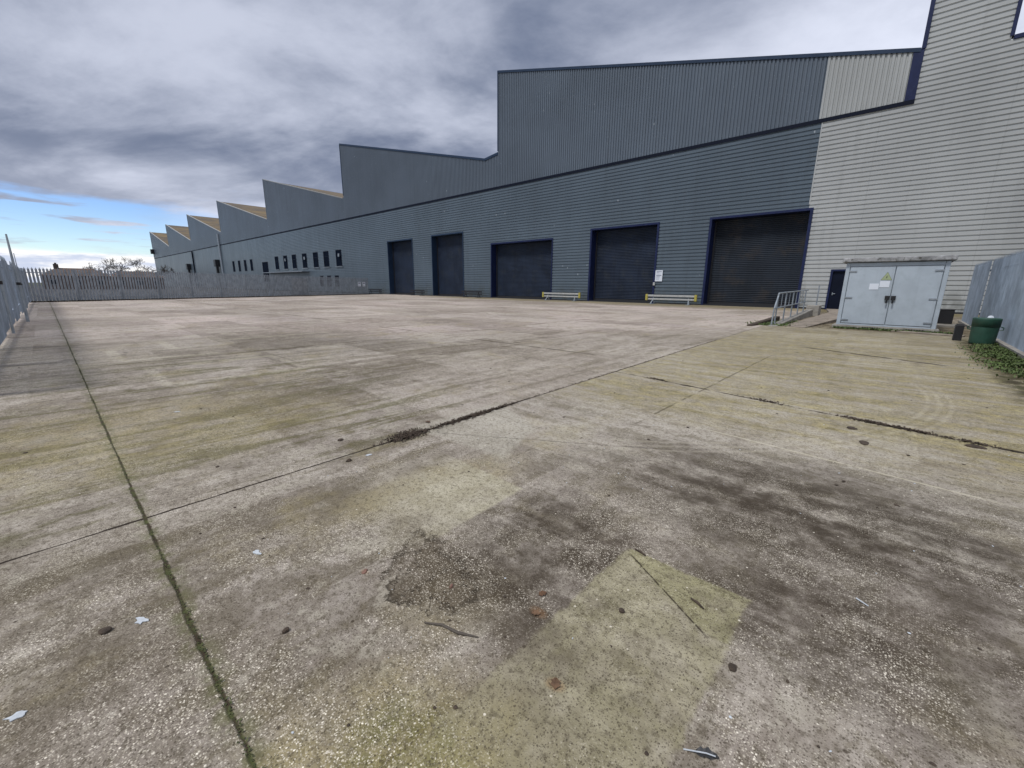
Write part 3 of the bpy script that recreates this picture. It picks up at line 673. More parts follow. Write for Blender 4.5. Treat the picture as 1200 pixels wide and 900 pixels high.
# ------------------------------------------------------------ pale blue electrical kiosk
kx0, kx1, ky0, ky1, kh = -1.86, 1.12, 22.2, 24.2, 2.6
ks = thing('electrical_kiosk', 'pale blue double-door electrical kiosk with a mossy flat concrete roof slab', 'electrical kiosk', ((kx0+kx1)/2, 23.2, 0), world=True)
b = B(); b.box(kx0, kx1, ky0+.05, ky1, .14, kh); b.box(kx0, kx0+.13, ky0-.02, ky0+.048, .14, kh); b.box(kx1-.13, kx1, ky0-.02, ky0+.048, .14, kh); b.box(kx0+.132, kx1-.132, ky0-.02, ky0+.048, kh-.14, kh); b.box(kx0+.132,kx1-.132,ky0-.02,ky0+.048,.14,.2)
bevel(obj('housing', b.get(), M['kiosk'], ks), .012)
mid = -.33
for s, (a, c_) in enumerate(((kx0+.15, mid-.012), (mid+.012, kx1-.15))):
    b = B(); b.box(a, c_, ky0-.035, ky0+.04, .22, kh-.16); d_ = bevel(obj('door', b.get(), M['kiosk'], ks), .012)
    for z in (.36, 1.25, kh-.32):
        hx = a+.10 if s == 0 else c_-.10
        b = B(); b.box(hx-.12, hx+.12, ky0-.065, ky0-.037, z-.025, z+.025); obj('hinge', b.get(), M['galv2'], d_).location = (0,0,0)
    b = B(); hx = mid-.09 if s == 0 else mid+.09; b.box(hx-.07, hx+.07, ky0-.11, ky0-.037, 1.18, 1.34); b.tube([(hx,ky0-.14,1.20),(hx,ky0-.14,1.05)], .03); bevel(obj('lock', b.get(), M['black'], d_), .01).location = (0,0,0)
b = B(); b.box(kx0-.14, kx1+.13, ky0-.16, ky1+.12, kh+.02, kh+.19); rs_ = obj('roof_slab', b.get(), M['slabtop'], ks); bevel(rs_, .03)
b = B(); b.box(kx0+.02, kx1-.02, ky0-.01, ky1-.03, kh, kh+.02); obj('roof_gasket', b.get(), M['black'], ks)
b = B(); b.box(kx0-.12, kx1+.10, ky0-.12, ky1+.1, 0, .14); bevel(obj('plinth', b.get(), M['conc'], ks), .02)
for gx in (-1.0, 0.3):
    b = B(); 
    for q in range(7): b.box(gx+q*.075, gx+q*.075+.05, ky0-.128, ky0-.122, .04, .10)
    obj('vent', b.get(), M['black'], ks)
# hazard triangle and two notices
dl = [o for o in ks.children if o.name.startswith('door')][0]
b = B(); yy = ky0-.04; b.poly([(-.72,yy,1.93),(-.38,yy,1.93),(-.55,yy,2.24)]); wt = obj('warning_triangle', b.get(), M['yellows'], dl); wt.location = (0,0,0)
b = B(); yy -= .003
P3 = [(-.72,1.93),(-.38,1.93),(-.55,2.24)]; cxx = sum(p[0] for p in P3)/3; czz = sum(p[1] for p in P3)/3
for i in range(3):
    a, c_ = P3[i], P3[(i+1)%3]; s1, s2 = .97, .92
    f_ = lambda p, s: (cxx+(p[0]-cxx)*s, yy, czz+(p[1]-czz)*s)
    b.poly([f_(a,s1), f_(c_,s1), f_(c_,s2), f_(a,s2)])
b.poly([(-.545,yy,2.10),(-.575,yy,2.03),(-.555,yy,2.03),(-.565,yy,1.98),(-.53,yy,2.045),(-.55,yy,2.045),(-.53,yy,2.10)])
obj('warning_symbol', b.get(), M['blackink'], dl).location = (0,0,0)
b = B(); b.box(-.72,-.43,ky0-.045,ky0-.036,1.66,1.90); obj('label_plate', b.get(), M['paper'], dl).location = (0,0,0)
b = B(); b.box(-1.02,-.74,ky0-.045,ky0-.036,1.57,1.80); obj('label_plate', b.get(), M['paper'], dl).location = (0,0,0)

# ------------------------------------------------------------ ramp, handrail, kerbs by the last door
RX = -3.95
b = B()
b.hexa([(RX-.10,20.6,-.02),(RX+.22,20.9,-.02),(RX+.22,30.2,-.02),(RX-.10,30.2,-.02),(RX-.10,20.6,.03),(RX+.22,20.9,.04),(RX+.22,30.2,.40),(RX-.10,30.2,.40)])
b.box(RX-.12, RX+.5, 30.21, 31.2, 0, .62)
tag(bevel(obj('ramp_kerb', b.get(), M['conc'], None), .03), 'worn concrete kerb climbing beside the metal handrail to the pale wall', 'kerb')
b = B(); b.hexa([(-4.75,20.2,-.02),(-4.55,20.2,-.02),(-4.25,24.2,-.02),(-4.5,24.2,-.02),(-4.75,20.2,.06),(-4.55,20.2,.06),(-4.25,24.2,.26),(-4.5,24.2,.26)])
tag(bevel(obj('low_kerb', b.get(), M['soil'], None), .03), 'low dark broken kerb at the foot of the metal handrail', 'kerb')
b = B(); b.hexa([(-3.55,21.2,.0),(-2.75,20.9,.0),(-2.05,27,.0),(-3.1,32,.0),(-3.55,21.2,.03),(-2.75,20.9,.03),(-2.05,27,.17),(-3.1,32,.20)])
b.hexa([(-3.1,32.01,0),(-2.05,27.01,0),(-1.9,40.9,0),(-4.2,40.9,0),(-3.1,32.01,.19),(-2.05,27.01,.17),(-1.9,40.9,.06),(-4.2,40.9,.06)])
tag(obj('access_ramp', b.get(), M['pinkconc'], None), 'pinkish concrete access ramp sloping up to the navy personnel door', 'ramp')
hr = thing('handrail', 'galvanised steel handrail with sloped end standing by the ramp kerb', 'handrail', (RX-.02, 24, 0), world=True)
ry0, ry1 = 21.1, 29.2
def rail(z0, z1, n, name):
    b = B(); b.tube([(RX-.02,ry0+(0.55 if name=='top_rail' else 0.0),z0),(RX-.02,ry1,z1)], .032, 8); obj(name, b.get(), M['galv'], hr)
rail(1.38, 1.50, 0, 'top_rail'); rail(.74, .86, 0, 'bottom_rail')
b = B(); b.tube([(RX-.02,ry0+.55,1.38),(RX-.02,ry0,.74)], .032, 8); b.tube([(RX-.02,ry0,.74),(RX-.04,ry0-.05,.0)], .032, 8); obj('sloped_end', b.get(), M['galv'], hr)
for i in range(5):
    yq = ry0+.45+i*1.75
    b = B(); b.tube([(RX-.02,yq,0.02*i),(RX-.02,yq,1.36+.026*i)], .030, 8); obj('post', b.get(), M['galv'], hr)
for i in range(4):
    yq = ry0+1.3+i*1.75
    b = B(); b.tube([(RX-.02,yq,.76+.02*i),(RX-.02,yq,1.40+.02*i)], .016, 6); obj('baluster', b.get(), M['galv'], hr)
b = B(); b.tube([(RX+.25,31,.6),(RX+.25,31,1.75)], .035, 8); b.box(RX+.17,RX+.33,30.92,31.08,.62,.64)
tag(obj('bollard_post', b.get(), M['galv2'], None), 'thin dark steel post standing on the kerb end at the pale wall', 'post')

# ------------------------------------------------------------ palisade fences
def pale(b, p, d, nrm, h, wd, z0=.06, point=True):
    """W section pale: p base centre, d along fence, nrm outwards"""
    P = [(-.5,0),(-.30,.022),(0,.004),(.30,.022),(.5,0)]
    zt = h-.16 if point else h
    i = len(b.v)
    for z in (z0, zt):
        for a, o_ in P: b.v.append((p[0]+d[0]*a*wd+nrm[0]*o_, p[1]+d[1]*a*wd+nrm[1]*o_, z))
    for k_ in range(4): b.f.append((i+k_, i+k_+1, i+k_+6, i+k_+5))
    if point:
        tips = []
        for a0, a1, dz_ in ((0,1,.06),(1,3,.16),(3,4,.06)):
            m_ = (P[a0][0]+P[a1][0])/2*(1.3 if a0 != 1 else 1)
            b.v.append((p[0]+d[0]*m_*wd, p[1]+d[1]*m_*wd, zt+dz_)); t = len(b.v)-1
            if a0 == 1: b.f.append((i+6, i+7, i+8, t))
            else: b.f.append((i+5+a0, i+5+a1, t))
def palisade(name, label, p0, p1, h, pitch, wd, m, bay=3.2, nside=1, kerb=False, arms=False, jit=0., solid=None, postm=None):
    p0 = Vector((*p0, 0)); p1 = Vector((*p1, 0)); L = (p1-p0).length; d = (p1-p0)/L; nrm = Vector((-d.y, d.x, 0))*nside
    t = thing(name, label, 'fence', tuple(p0), world=True)
    nb_ = max(1, round(L/bay)); bl = L/nb_
    for i in range(nb_):
        b = B(); s = i*bl+pitch*.5
        off = nrm*random.uniform(-jit, jit); lean = random.uniform(-.02,.02)
        while s < (i+1)*bl-pitch*.2:
            pale(b, p0+d*s+off+nrm*.03, d, nrm, h+lean+random.uniform(-.01,.01), wd*random.uniform(.97,1.03)); s += pitch
        obj('pale_panel', b.get(), m, t)
        for zr in (.45, h-.45):
            b = B(); a = p0+d*(i*bl+.01); c_ = p0+d*((i+1)*bl-.01); q = nrm*(-.035)
            b.hexa([tuple(a+q*1+Vector((0,0,zr-.03))), tuple(c_+q+Vector((0,0,zr-.03))), tuple(c_+Vector((0,0,zr-.03))+nrm*.02), tuple(a+Vector((0,0,zr-.03))+nrm*.02),
                    tuple(a+q+Vector((0,0,zr+.03))), tuple(c_+q+Vector((0,0,zr+.03))), tuple(c_+Vector((0,0,zr+.03))+nrm*.02), tuple(a+Vector((0,0,zr+.03))+nrm*.02)])
            obj('rail', b.get(), postm or m, t)
    for i in range(nb_+1):
        a = p0+d*(i*bl)-nrm*.09
        b = B(); w_ = .055
        b.hexa([tuple(a-d*w_-nrm*.05), tuple(a+d*w_-nrm*.05), tuple(a+d*w_+nrm*.05), tuple(a-d*w_+nrm*.05)] + [tuple(Vector(q)+Vector((0,0,h-.12))) for q in (a-d*w_-nrm*.05, a+d*w_-nrm*.05, a+d*w_+nrm*.05, a-d*w_+nrm*.05)])
        po = obj('post', b.get(), postm or m, t)
    if kerb:
        b = B(); a, c_ = p0, p1; n1_, n2_ = nrm*.16, -nrm*.16
        b.hexa([tuple(a+n2_), tuple(c_+n2_), tuple(c_+n1_), tuple(a+n1_)] + [tuple(q+Vector((0,0,.10))) for q in (a+n2_, c_+n2_, c_+n1_, a+n1_)])
        obj('concrete_footing', b.get(), M['conc'], t)
    return t
palisade('palisade_fence', 'long galvanised palisade fence crossing the far end of the yard to the warehouse', (-52.3,-.85), (-67.6,37.6), 2.82, .225, .152, M['galv2'], nside=-1, kerb=True)
palisade('palisade_fence', 'galvanised palisade fence running close along the left edge of the yard', (-9.5,-1.05), (-52.2,-.87), 2.62, .19, .115, M['galvb'], bay=3.3, nside=-1, jit=.05, kerb=False)
palisade('palisade_fence', 'bluish galvanised palisade fence along the right edge behind the green bin', (2.52,9.0), (2.42,30.6), 2.80, .150, .128, M['galvb'], bay=2.75, nside=1, jit=.04, kerb=True)
# board on far fence
def on_far(s): return (-52.3+(-67.6+52.3)*s, -.85+(37.6+.85)*s)
a = on_far(.62); b2 = on_far(.685)
b = B(); b.hexa([(a[0]+.14,a[1],.25),(b2[0]+.14,b2[1],.25),(b2[0]+.08,b2[1],.25),(a[0]+.08,a[1],.25),(a[0]+.14,a[1],2.45),(b2[0]+.14,b2[1],2.45),(b2[0]+.08,b2[1],2.45),(a[0]+.08,a[1],2.45)])
tag(obj('panel_board', b.get(), M['galv2'], None), 'plain grey board panel fixed on the far palisade fence below the entrance canopy', 'panel')
for i, s in enumerate((.945, .972)):
    a = on_far(s); t = thing('fence_sign', ['small white sign on the far fence, the left of two near the first shutter door', 'small white sign at the warehouse end of the far fence, right of its twin'][i], 'sign', (a[0]+.12, a[1], 0), 0, 'white signs at the end of the far fence', world=True)
    b = B(); b.box(a[0]+.10,a[0]+.14,a[1]-.24,a[1]+.24,1.35,2.05); obj('plate', b.get(), M['paper'], t)
    b = B(); b.box(a[0]+.141,a[0]+.146,a[1]-.18,a[1]+.18,1.75,1.95); b.box(a[0]+.141,a[0]+.146,a[1]-.18,a[1]+.1,1.5,1.56); obj('print', b.get(), M['ink'], t)
# poles along the left fence
def pole(x, y, h, r, label, lean=0):
    t = thing('fence_pole', label, 'pole', (x, y, 0), 0, 'thin poles along the left fence')
    b = B(); b.tube([(0,0,0),(lean*.5,0,h*.5),(lean,0,h)], [r, r, r*.55], 8); obj('shaft', b.get(), M['galv'], t)
    b = B(); b.tube([(lean*.43,0,h*.43),(lean*.46,0,h*.46)], r*1.35, 8); obj('collar', b.get(), M['black'], t)
pole(-26.6, -.62, 3.45, .05, 'tall pale pole with a dark collar standing against the left palisade fence')
pole(-20.8, -.85, 3.55, .035, 'thin dark rod rising highest at the left picture edge above the fence')
pole(-33.5, -.80, 3.4, .03, 'thin rod above the left fence, just beyond the tall collared pole')
pole(-40.0, -.82, 3.3, .03, 'slender rod farthest along the left fence near the corner')

# ------------------------------------------------------------ bin and boxes by the right fence
bn = thing('garden_bin', 'green plastic tub bin with a lid rim standing against the right fence', 'bin', (1.98, 18.75, 0))
b = B(); b.lathe([(0,.02),(.345,.02),(.355,.06),(.375,.55),(.378,.60),(.375,.61)], 28); obj('tub', b.get(), M['green'], bn, True)
b = B(); b.lathe([(.376,.585),(.386,.585),(.394,.83),(.394,.85),(.38,.865),(.36,.87),(.0,.88)], 28); obj('lid', b.get(), M['green'], bn, True)
bn.scale = (.77, .77, .90)
b = B()
b.tube([(-.40,-.05,.60),(-.47,-.05,.57),(-.47,-.05,.50),(-.38,-.05,.48)], .018, 6); b.tube([(.40,-.05,.60),(.47,-.05,.57),(.47,-.05,.50),(.38,-.05,.48)], .018, 6); obj('handle', b.get(), M['green'], bn)
b = B(); random.seed(3)
q = [(.16*cos(t)*random.uniform(.7,1.1), .10*sin(t)*random.uniform(.7,1.1)) for t in [i*pi/4 for i in range(8)]]
i0 = len(b.v); b.v += [(x,y,0) for x,y in q] + [(x*.7,y*.7,.07) for x,y in q] + [(0,0,.09)]
for i in range(8): b.f += [(i,(i+1)%8,8+(i+1)%8,8+i), (8+i,8+(i+1)%8,16)]
wr = tag(obj('crumpled_paper', b.get(), M['paper'], None), 'scrap of white crumpled paper lying on the green bin lid', 'paper'); wr.location = (2.03,18.7,.795); wr.scale = (.55,.55,.7)
b = B(); b.box(1.42,1.62,19.5,19.75,0,.5); b.box(1.44,1.60,19.52,19.73,.5,.53)
tag(bevel(obj('black_box', b.get(), M['black'], None), .015), 'small upright black box just left of the green bin', 'box')
b = B(); b.box(1.35,1.80,26.5,26.9,.12,.72); b.box(1.33,1.82,26.48,26.92,.72,.76)
tag(bevel(obj('black_box', b.get(), M['black'], None), .02), 'black box on a plank between the kiosk and the right fence', 'box')
b = B(); b.box(1.2,2.15,25.9,26.3,0,.10); b.box(1.25,2.1,26.5,26.9,0,.12)
tag(bevel(obj('plank', b.get(), M['conc'], None), .01), 'grey planks on the ground between kiosk and right fence', 'planks')
b = B(); b.hexa([(-.1,21.75,0),(1.75,21.0,0),(1.85,21.35,0),(0,22.05,0),(-.1,21.75,.05),(1.75,21.0,.05),(1.85,21.35,.05),(0,22.05,.05)])
tag(bevel(obj('kerb_strip', b.get(), M['pinkconc'], None), .01), 'thin pale concrete strip in front of the kiosk doors', 'kerb')

# ------------------------------------------------------------ houses and trees beyond
def house(x, y0, y1, dep, ze, zr, hipl, label, chim=None, tilem='roofbrown'):
    t = thing('house', label, 'house', (x, (y0+y1)/2, 0), 0, 'brown roofed houses beyond the far fence', world=True)
    b = B(); b.box(x-dep, x, y0, y1, 0, ze); wl = obj('wall', b.get(), M['brickwall'], t)
    o = .4; hl = hipl
    e = [(x+o,y0-o,ze-.1),(x+o,y1+o,ze-.1),(x-dep-o,y1+o,ze-.1),(x-dep-o,y0-o,ze-.1)]; r = [(x-dep/2,y0+hl,zr),(x-dep/2,y1-hl,zr)]
    b = B(); b.poly([e[0],e[1],r[1],r[0]]); b.poly([e[2],e[3],r[0],r[1]]); b.poly([e[1],e[2],r[1]]); b.poly(e[::-1]); rf = obj('roof', b.get(), M[tilem], t)
    b = B(); b.poly([e[3],e[0],r[0]]); hp = obj('hip_end', b.get(), M['roof_lit'], rf); hp.location = (0,0,0); hp['label'] = 'reddish tiled hip end coloured as lit orange'
    for k_ in range(3):
        yw = y0+(y1-y0)*(k_+.5)/3; b = B(); b.box(x-.02,x+.05,yw-.7,yw+.7,1.0,2.3); wn = obj('window', b.get(), M['galv2'], t)
        b = B(); b.box(x+.051,x+.06,yw-.6,yw+.6,1.1,2.2); obj('pane', b.get(), M['glass'], wn).location = (0,0,0)
    if chim is not None:
        b = B(); b.box(x-dep/2-.5,x-dep/2+.5,chim-.45,chim+.45,zr-.8,zr+.9); b.box(x-dep/2-.2,x-dep/2+.2,chim-.2,chim+.2,zr+.9,zr+1.2); obj('chimney', b.get(), M['bark'], rf).location = (0,0,0)
house(-150, .2, 12.2, 7, 3.3, 5.05, 2.9, 'long brown roofed bungalow with a lit orange hip end and a chimney', 3.1)
house(-156, 13.0, 24.0, 7, 3.2, 4.75, 2.2, 'brown roofed bungalow behind the fence, right of the one with the chimney')
house(-170, -9.5, -3.5, 7, 3.0, 4.5, 2.0, 'brown roofed bungalow partly behind the left fence corner', None)

def tree(x, y, H, sp, seed, label):
    rnd = random.Random(seed)
    t = thing('bare_tree', label, 'tree', (x, y, 0), 0, 'leafless trees behind the houses')
    tr = B(); cr = B()
    def grow(p, d, L, r, lev):
        pts = [p]; rad = [r]; q = p; dd = d
        for k_ in range(3):
            dd = (dd + Vector((rnd.uniform(-1,1),rnd.uniform(-1,1),rnd.uniform(-.3,.7)))*.16).normalized()
            q = q+dd*L/3; pts.append(q); rad.append(max(.035, r*(1-.14*(k_+1))))
        (tr if lev == 0 else cr).tube(pts, rad, 6 if lev < 2 else 3, cap=False)
        if lev >= 6: return
        n = rnd.choice((2,3,3)) if lev < 5 else 3
        for k_ in range(n):
            a = rnd.uniform(0, 2*pi); tilt = rnd.uniform(.35, .85)
            o_ = dd.orthogonal().normalized(); o_.rotate(Matrix.Rotation(a, 3, dd))
            nd = (dd*cos(tilt)+o_*sin(tilt)*sp).normalized(); nd.z = nd.z*.8+.12
            s_ = pts[-1] if k_ < 2 else pts[2]
            grow(s_, nd.normalized(), L*rnd.uniform(.66,.86), rad[-1]*.68, lev+1)
    grow(Vector((0,0,0)), Vector((0,0,1)), H*.24, H*.03, 0)
    obj('trunk', tr.get(), M['bark'], t); obj('crown', cr.get(), M['bark'], t)
tree(-214, 11.0, 11.2, 1.15, 11, 'small bare tree leftmost above the brown roofs')
tree(-220, 17.2, 14.5, 1.25, 5, 'tall spreading bare tree, the left of the two large ones')
tree(-222, 23.8, 14.2, 1.3, 23, 'tall spreading bare tree, the right of the two large ones')
tree(-216, 29.0, 10.0, 1.2, 31, 'thin bare tree nearest the far end of the warehouse')
tree(-230, 34.5, 11.0, 1.1, 47, 'bare tree half hidden at the far warehouse corner')

# ------------------------------------------------------------ weeds, soil and litter on the concrete
def tufts(spots, n, size, seed, zmax=.03):
    rnd = random.Random(seed); b = B()
    for _ in range(n):
        x, y = spots(rnd); s = size*rnd.uniform(.5, 1.4); a = rnd.uniform(0, 2*pi); h = rnd.uniform(.2,1)*zmax
        ux, uy = cos(a)*s, sin(a)*s; vx, vy = -sin(a)*s*.5, cos(a)*s*.5
        b.poly([(x-vx*.2,y-vy*.2,.003),(x+ux*.5-vx,y+uy*.5-vy,.004+h*.7),(x+ux,y+uy,.004+h),(x+ux*.5+vx,y+uy*.5+vy,.004+h*.5)])
    return b.get()
def jl(r):
    X = -1.0 - (r.random()**1.6)*16; c_ = r.choice(cl1)
    if r.random() < .75: X = c_ + r.gauss(0, .10)
    return X, .222 + r.gauss(0, .0055)
random.seed(21); cl1 = [-1.45,-1.62,-1.72,-1.9,-2.1,-2.25,-2.45,-2.7,-3.0,-3.3,-3.9,-4.6,-5.3,-6.5,-8.,-10.,-10.5,-11.,-12]
tag(obj('joint_moss', tufts(jl, 750, .008, 1, .008), M['moss'], None), 'dark green moss growing along the long slab joint', 'moss', kind='stuff')
def j2(r):
    q = r.random()
    if q < .42: y = r.gauss(2.42, .11); return -3.65-.03*y+r.gauss(-.02, .055), y
    if q < .80: y = r.gauss(3.35, .38); return -3.65-.03*y+r.gauss(0, .030), y
    y = r.uniform(2, 14); return -3.65-.03*y+r.gauss(0, .012), y
tag(obj('soil_litter', tufts(j2, 2600, .020, 2, .015), M['soil'], None), 'dark soil and leaf litter caught in the cross joint', 'soil', kind='stuff')
def j3(r):
    x = r.choice((-.15,-.05,.05,.28,.36,-3.0,-1.2,.8)) + r.gauss(0,.12); return x, 6.59-.17*x+r.gauss(0,.03)
tag(obj('soil_crumbs', tufts(j3, 1200, .022, 4, .015), M['soil'], None), 'crumbs of dark soil in the joint across the right-hand slabs', 'soil', kind='stuff')
def wp(r):
    y = r.uniform(9.5, 20.5); hw = max(.1, .55*math.sin((y-8.8)/12.5*pi))
    for _ in range(20):
        y = r.uniform(9.5, 20.5); hw = max(.1, .55*math.sin((y-8.8)/12.5*pi)); X = 2.35 - abs(r.gauss(0,.45))*hw*1.3
        if sin(y*5.1+X*3)+sin(X*9.3+y*2.2)+sin(y*11.7-X*7) > -.2+r.gauss(0,.5): break
    return X, y
tag(obj('weeds', tufts(wp, 15000, .034, 5, .07), M['weed'], None), 'low green weeds spreading at the foot of the right fence', 'weeds', kind='stuff')
def wp2(r):
    return (r.uniform(-1.9,1.8), 21.95+r.gauss(0,.10)) if r.random() < .5 else (r.gauss(-4.1,.35), 21+abs(r.gauss(0,1.6)))
tag(obj('grass_tufts', tufts(wp2, 2600, .05, 6, .10), M['weed'], None), 'scrappy grass round the kiosk base and the handrail foot', 'grass', kind='stuff')
def wp3(r):
    s = r.random(); return -52.1-15.3*s+r.gauss(.25,.12), -.85+38.4*s
tag(obj('fence_weeds', tufts(wp3, 5000, .10, 8, .12), M['soil'], None), 'brown dead weeds along the foot of the far fence', 'weeds', kind='stuff')

def clod(r, seed, flat=.5):
    rnd = random.Random(seed); me = bmesh.new(); bmesh.ops.create_icosphere(me, subdivisions=2, radius=r)
    ph = [rnd.uniform(0,6) for _ in range(4)]; ex = rnd.uniform(.75,1.4)
    for v in me.verts:
        f = 1+.22*sin(v.co.x/r*2.3+ph[0])+.18*sin(v.co.y/r*3.1+ph[1])+.14*sin(v.co.z/r*4+ph[2])+rnd.uniform(-.06,.06)
        v.co *= f; v.co.x *= ex; v.co.z = max(v.co.z*flat, -r*flat*.45)+r*flat*.45+.001
    vs = [tuple(v.co) for v in me.verts]; fs = [tuple(v.index for v in f.verts) for f in me.faces]; me.free(); return vs, fs
def leaf(L, seed):
    rnd = random.Random(seed); b = B(); n = 10; left = []; right = []
    for i in range(n+1):
        t = i/n; wd = L*.34*math.sin(pi*min(1,t*1.02))**.7*(1+.25*sin(t*19+seed)); zc = L*.10*sin(t*pi)+.003; cur = L*.10*rnd.uniform(.4,1)
        left.append((t*L-L/2, wd, zc+cur)); right.append((t*L-L/2, -wd, zc+cur*.6))
    mid_ = [(i/n*L-L/2, 0, L*.05*sin(i/n*pi)+.002) for i in range(n+1)]
    for i in range(n):
        b.poly([mid_[i], mid_[i+1], left[i+1], left[i]]); b.poly([right[i], right[i+1], mid_[i+1], mid_[i]])
    b.tube([(-L/2,0,.003),(-L*.72,L*.05,.004)], L*.012, 4)
    return b.get()
def fleck(L, seed):
    rnd = random.Random(seed); n = 14; pts = []
    for i in range(n):
        a = 2*pi*i/n; q = L/2*rnd.uniform(.45,1.1); pts.append((q*cos(a), q*sin(a)*.55))
    v = [(x,y,.0045) for x,y in pts]+[(x,y,.001) for x,y in pts]
    f = [tuple(range(n))]+[(i,i+n,(i+1)%n+n,(i+1)%n) for i in range(n)]
    return v, f
def place(name, vf, m, loc, rz, label, cat, group=None):
    o = obj(name, vf, M[m]); o.location = (loc[0], loc[1], 0.001); o.rotation_euler = (0,0,rz)
    return tag(o, label, cat, group)
# singled-out litter
place('soil_clod', clod(.014,1,.7), 'soil', (-1.90,.51), .3, 'round dark clod alone on the middle slab left of the damp hollow', 'clod')
place('soil_clod', clod(.020,2,.5), 'soil', (-2.52,-.07), .9, 'elongated dark clod on the near left slab by a white fleck', 'clod')
place('soil_clod', clod(.024,3), 'soil', (-4.13,1.86), .2, 'small dark clod beside the cross joint, upper left', 'clod')
place('soil_clod', clod(.026,4), 'soil', (-3.56,1.66), .2, 'dark clod lying just below the cross joint', 'clod')
place('soil_clod', clod(.014,5,.6), 'soil', (-.79,1.71), .2, 'round dark clod in the middle of the beige patch', 'clod')
place('soil_clod', clod(.022,6,.5), 'soil', (-.285,1.74), .2, 'dark clod at the lower right corner of the greenish patch', 'clod')
place('soil_clod', clod(.022,7,.4), 'soil', (-1.93,-.34), .7, 'dark wet leaf scrap on the near left slab by the bottom edge', 'scrap')
place('soil_clod', clod(.055,8,.16), 'soil', (-.05,5.62), .1, 'flat dark soil lump in front of the right-hand joint', 'clod')
place('soil_clod', clod(.06,9,.16), 'soil', (-.18,6.15), .1, 'flat dark soil lump on the right-hand joint', 'clod')
place('soil_clod', clod(.06,10,.2), 'soil', (.83,6.3), .1, 'small dark lump at the right end of the right-hand joint', 'clod')
place('brick_chip', clod(.014,12,.6), 'brick', (-1.56,1.24), .5, 'orange brick chip lying in the damp hollow', 'chip')
place('brick_chip', clod(.018,13,.2), 'brick', (-2.02,.98), .5, 'flat reddish chip left of the damp hollow', 'chip')
place('dead_leaf', leaf(.048,1), 'leafrust', (-1.10,1.40), .7, 'rusty orange leaf right of the damp hollow', 'leaf')
place('dead_leaf', leaf(.055,2), 'leafrust', (-.80,1.16), 2.1, 'pale orange leaf low in the middle of the beige patch', 'leaf')
place('dead_leaf', leaf(.05,3), 'leafbrown', (-1.16,1.53), 1.2, 'dark red-brown leaf above the rusty orange leaf', 'leaf')
place('dead_leaf', leaf(.07,4), 'leafbrown', (-3.95,2.85), .2, 'brown leaf on the soil in the cross joint', 'leaf')
place('white_fleck', fleck(.085,1), 'chalk', (-2.48,.06), .4, 'white splash on the near left slab beside the long joint', 'splash')
place('white_fleck', fleck(.075,2), 'chalk', (-2.66,.62), .2, 'white splash on the middle slab right of the long joint', 'splash')
place('white_fleck', fleck(.075,3), 'chalk', (-2.22,-.33), 1.2, 'white splash at the left edge of the near slab', 'splash')
place('white_fleck', fleck(.07,5), 'chalk', (-3.55,1.86), 1.2, 'white fleck right on the cross joint', 'splash')
place('white_fleck', fleck(.09,7), 'chalk', (-6.6,.9), 1.2, 'white fleck near the long joint far up the yard', 'splash')
b = B(); b.tube([(-.14,0,.008),(-.05,.012,.012),(.04,-.004,.010),(.14,.006,.006)], [.003,.006,.007,.003], 6)
place('stick', b.get(), 'stick', (-1.33,1.04), .42, 'dark rotten stick below the damp hollow', 'stick')
b = B(); b.tube([(-.03,0,.004),(.03,.004,.005)], [.004,.003], 6)
place('stick', b.get(), 'chalk', (.10,2.62), -.6, 'short pale stick on the dark stained area at right', 'stick')
b = B(); b.tube([(-.04,0,.006),(0,.004,.008),(.04,0,.006)], [.004,.007,.004], 6)
place('stick', b.get(), 'soil', (-.53,2.02), -.4, 'short dark twig on the greenish corner patch', 'stick')
b = B(); b.tube([(-.04,0,.006),(0,.004,.008),(.04,0,.006)], [.004,.007,.004], 6)
place('stick', b.get(), 'soil', (-.94,2.22), -.2, 'short dark twig at the top corner of the greenish patch', 'stick')
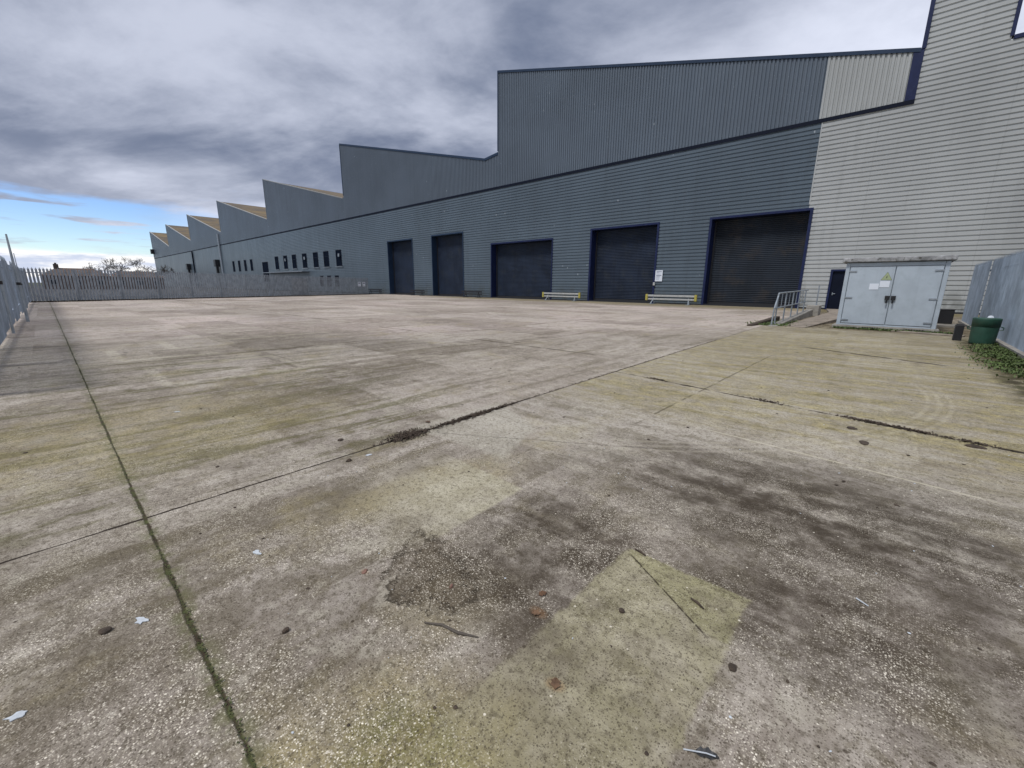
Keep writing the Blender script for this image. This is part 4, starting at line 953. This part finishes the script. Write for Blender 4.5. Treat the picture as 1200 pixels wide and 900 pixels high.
ft_ = thing('feather', 'dark and white feather lying at the bottom edge of the beige patch', 'feather', (-.25,1.30,.002), .5)
v, f = leaf(.085, 9); obj('vane', ([(x,y*.55,z) for x,y,z in v], f), M['blackink'], ft_)
b = B(); b.tube([(-.075,0,.006),(0,.002,.010),(.03,0,.008)], .0022, 5); obj('quill', b.get(), M['chalk'], ft_)
# small crumbs scattered about: things nothing tells apart
rnd = random.Random(77); protos = [clod(.011, 40+i, .6) for i in range(5)]; pm = []
for i, pv in enumerate(protos):
    me = bpy.data.meshes.new('soil_crumb'); me.from_pydata(pv[0], [], pv[1]); me.materials.append(M['soil']); pm.append(me)
for i in range(110):
    if i < 60: X = rnd.uniform(-3.4,.9); Y = rnd.uniform(.35,4.2)
    elif i < 85: X = rnd.uniform(-3.5,1.8); Y = rnd.uniform(4,13)
    else: X = rnd.uniform(-14,-3.9); Y = rnd.uniform(-.6,7)
    s = rnd.uniform(.25,.75)*(1 if Y < 4 and X > -4 else 1.9)
    o = bpy.data.objects.new('soil_crumb', pm[i%5]); COL.objects.link(o); o.location = (X,Y,.001); o.scale = (s,s,s*.7); o.rotation_euler = (0,0,rnd.uniform(0,6))
    tag(o, 'tiny dark crumb of soil scattered on the concrete', 'crumb', 'soil crumbs scattered on the yard')
cm = [bpy.data.meshes.new('pale_chip') for _ in range(4)]
for i, me in enumerate(cm): q = clod(.010, 60+i, .5); me.from_pydata(q[0], [], q[1]); me.materials.append(M['chalk'])
for i in range(70):
    X = rnd.uniform(-3.4,1.2); Y = rnd.uniform(.3,6.5); s = rnd.uniform(.3,.7)*(1+max(0,Y-3)*.2)
    if X < -1.5 and Y < .4: continue
    o = bpy.data.objects.new('pale_chip', cm[i%4]); COL.objects.link(o); o.location = (X,Y,.001); o.scale = (s,s*.7,s*.5); o.rotation_euler = (0,0,rnd.uniform(0,6))
    tag(o, 'tiny pale stone chip loose on the concrete', 'stone chip', 'pale stone chips scattered on the yard')
for o in bpy.data.objects:
    if '_w' in o: del o['_w']
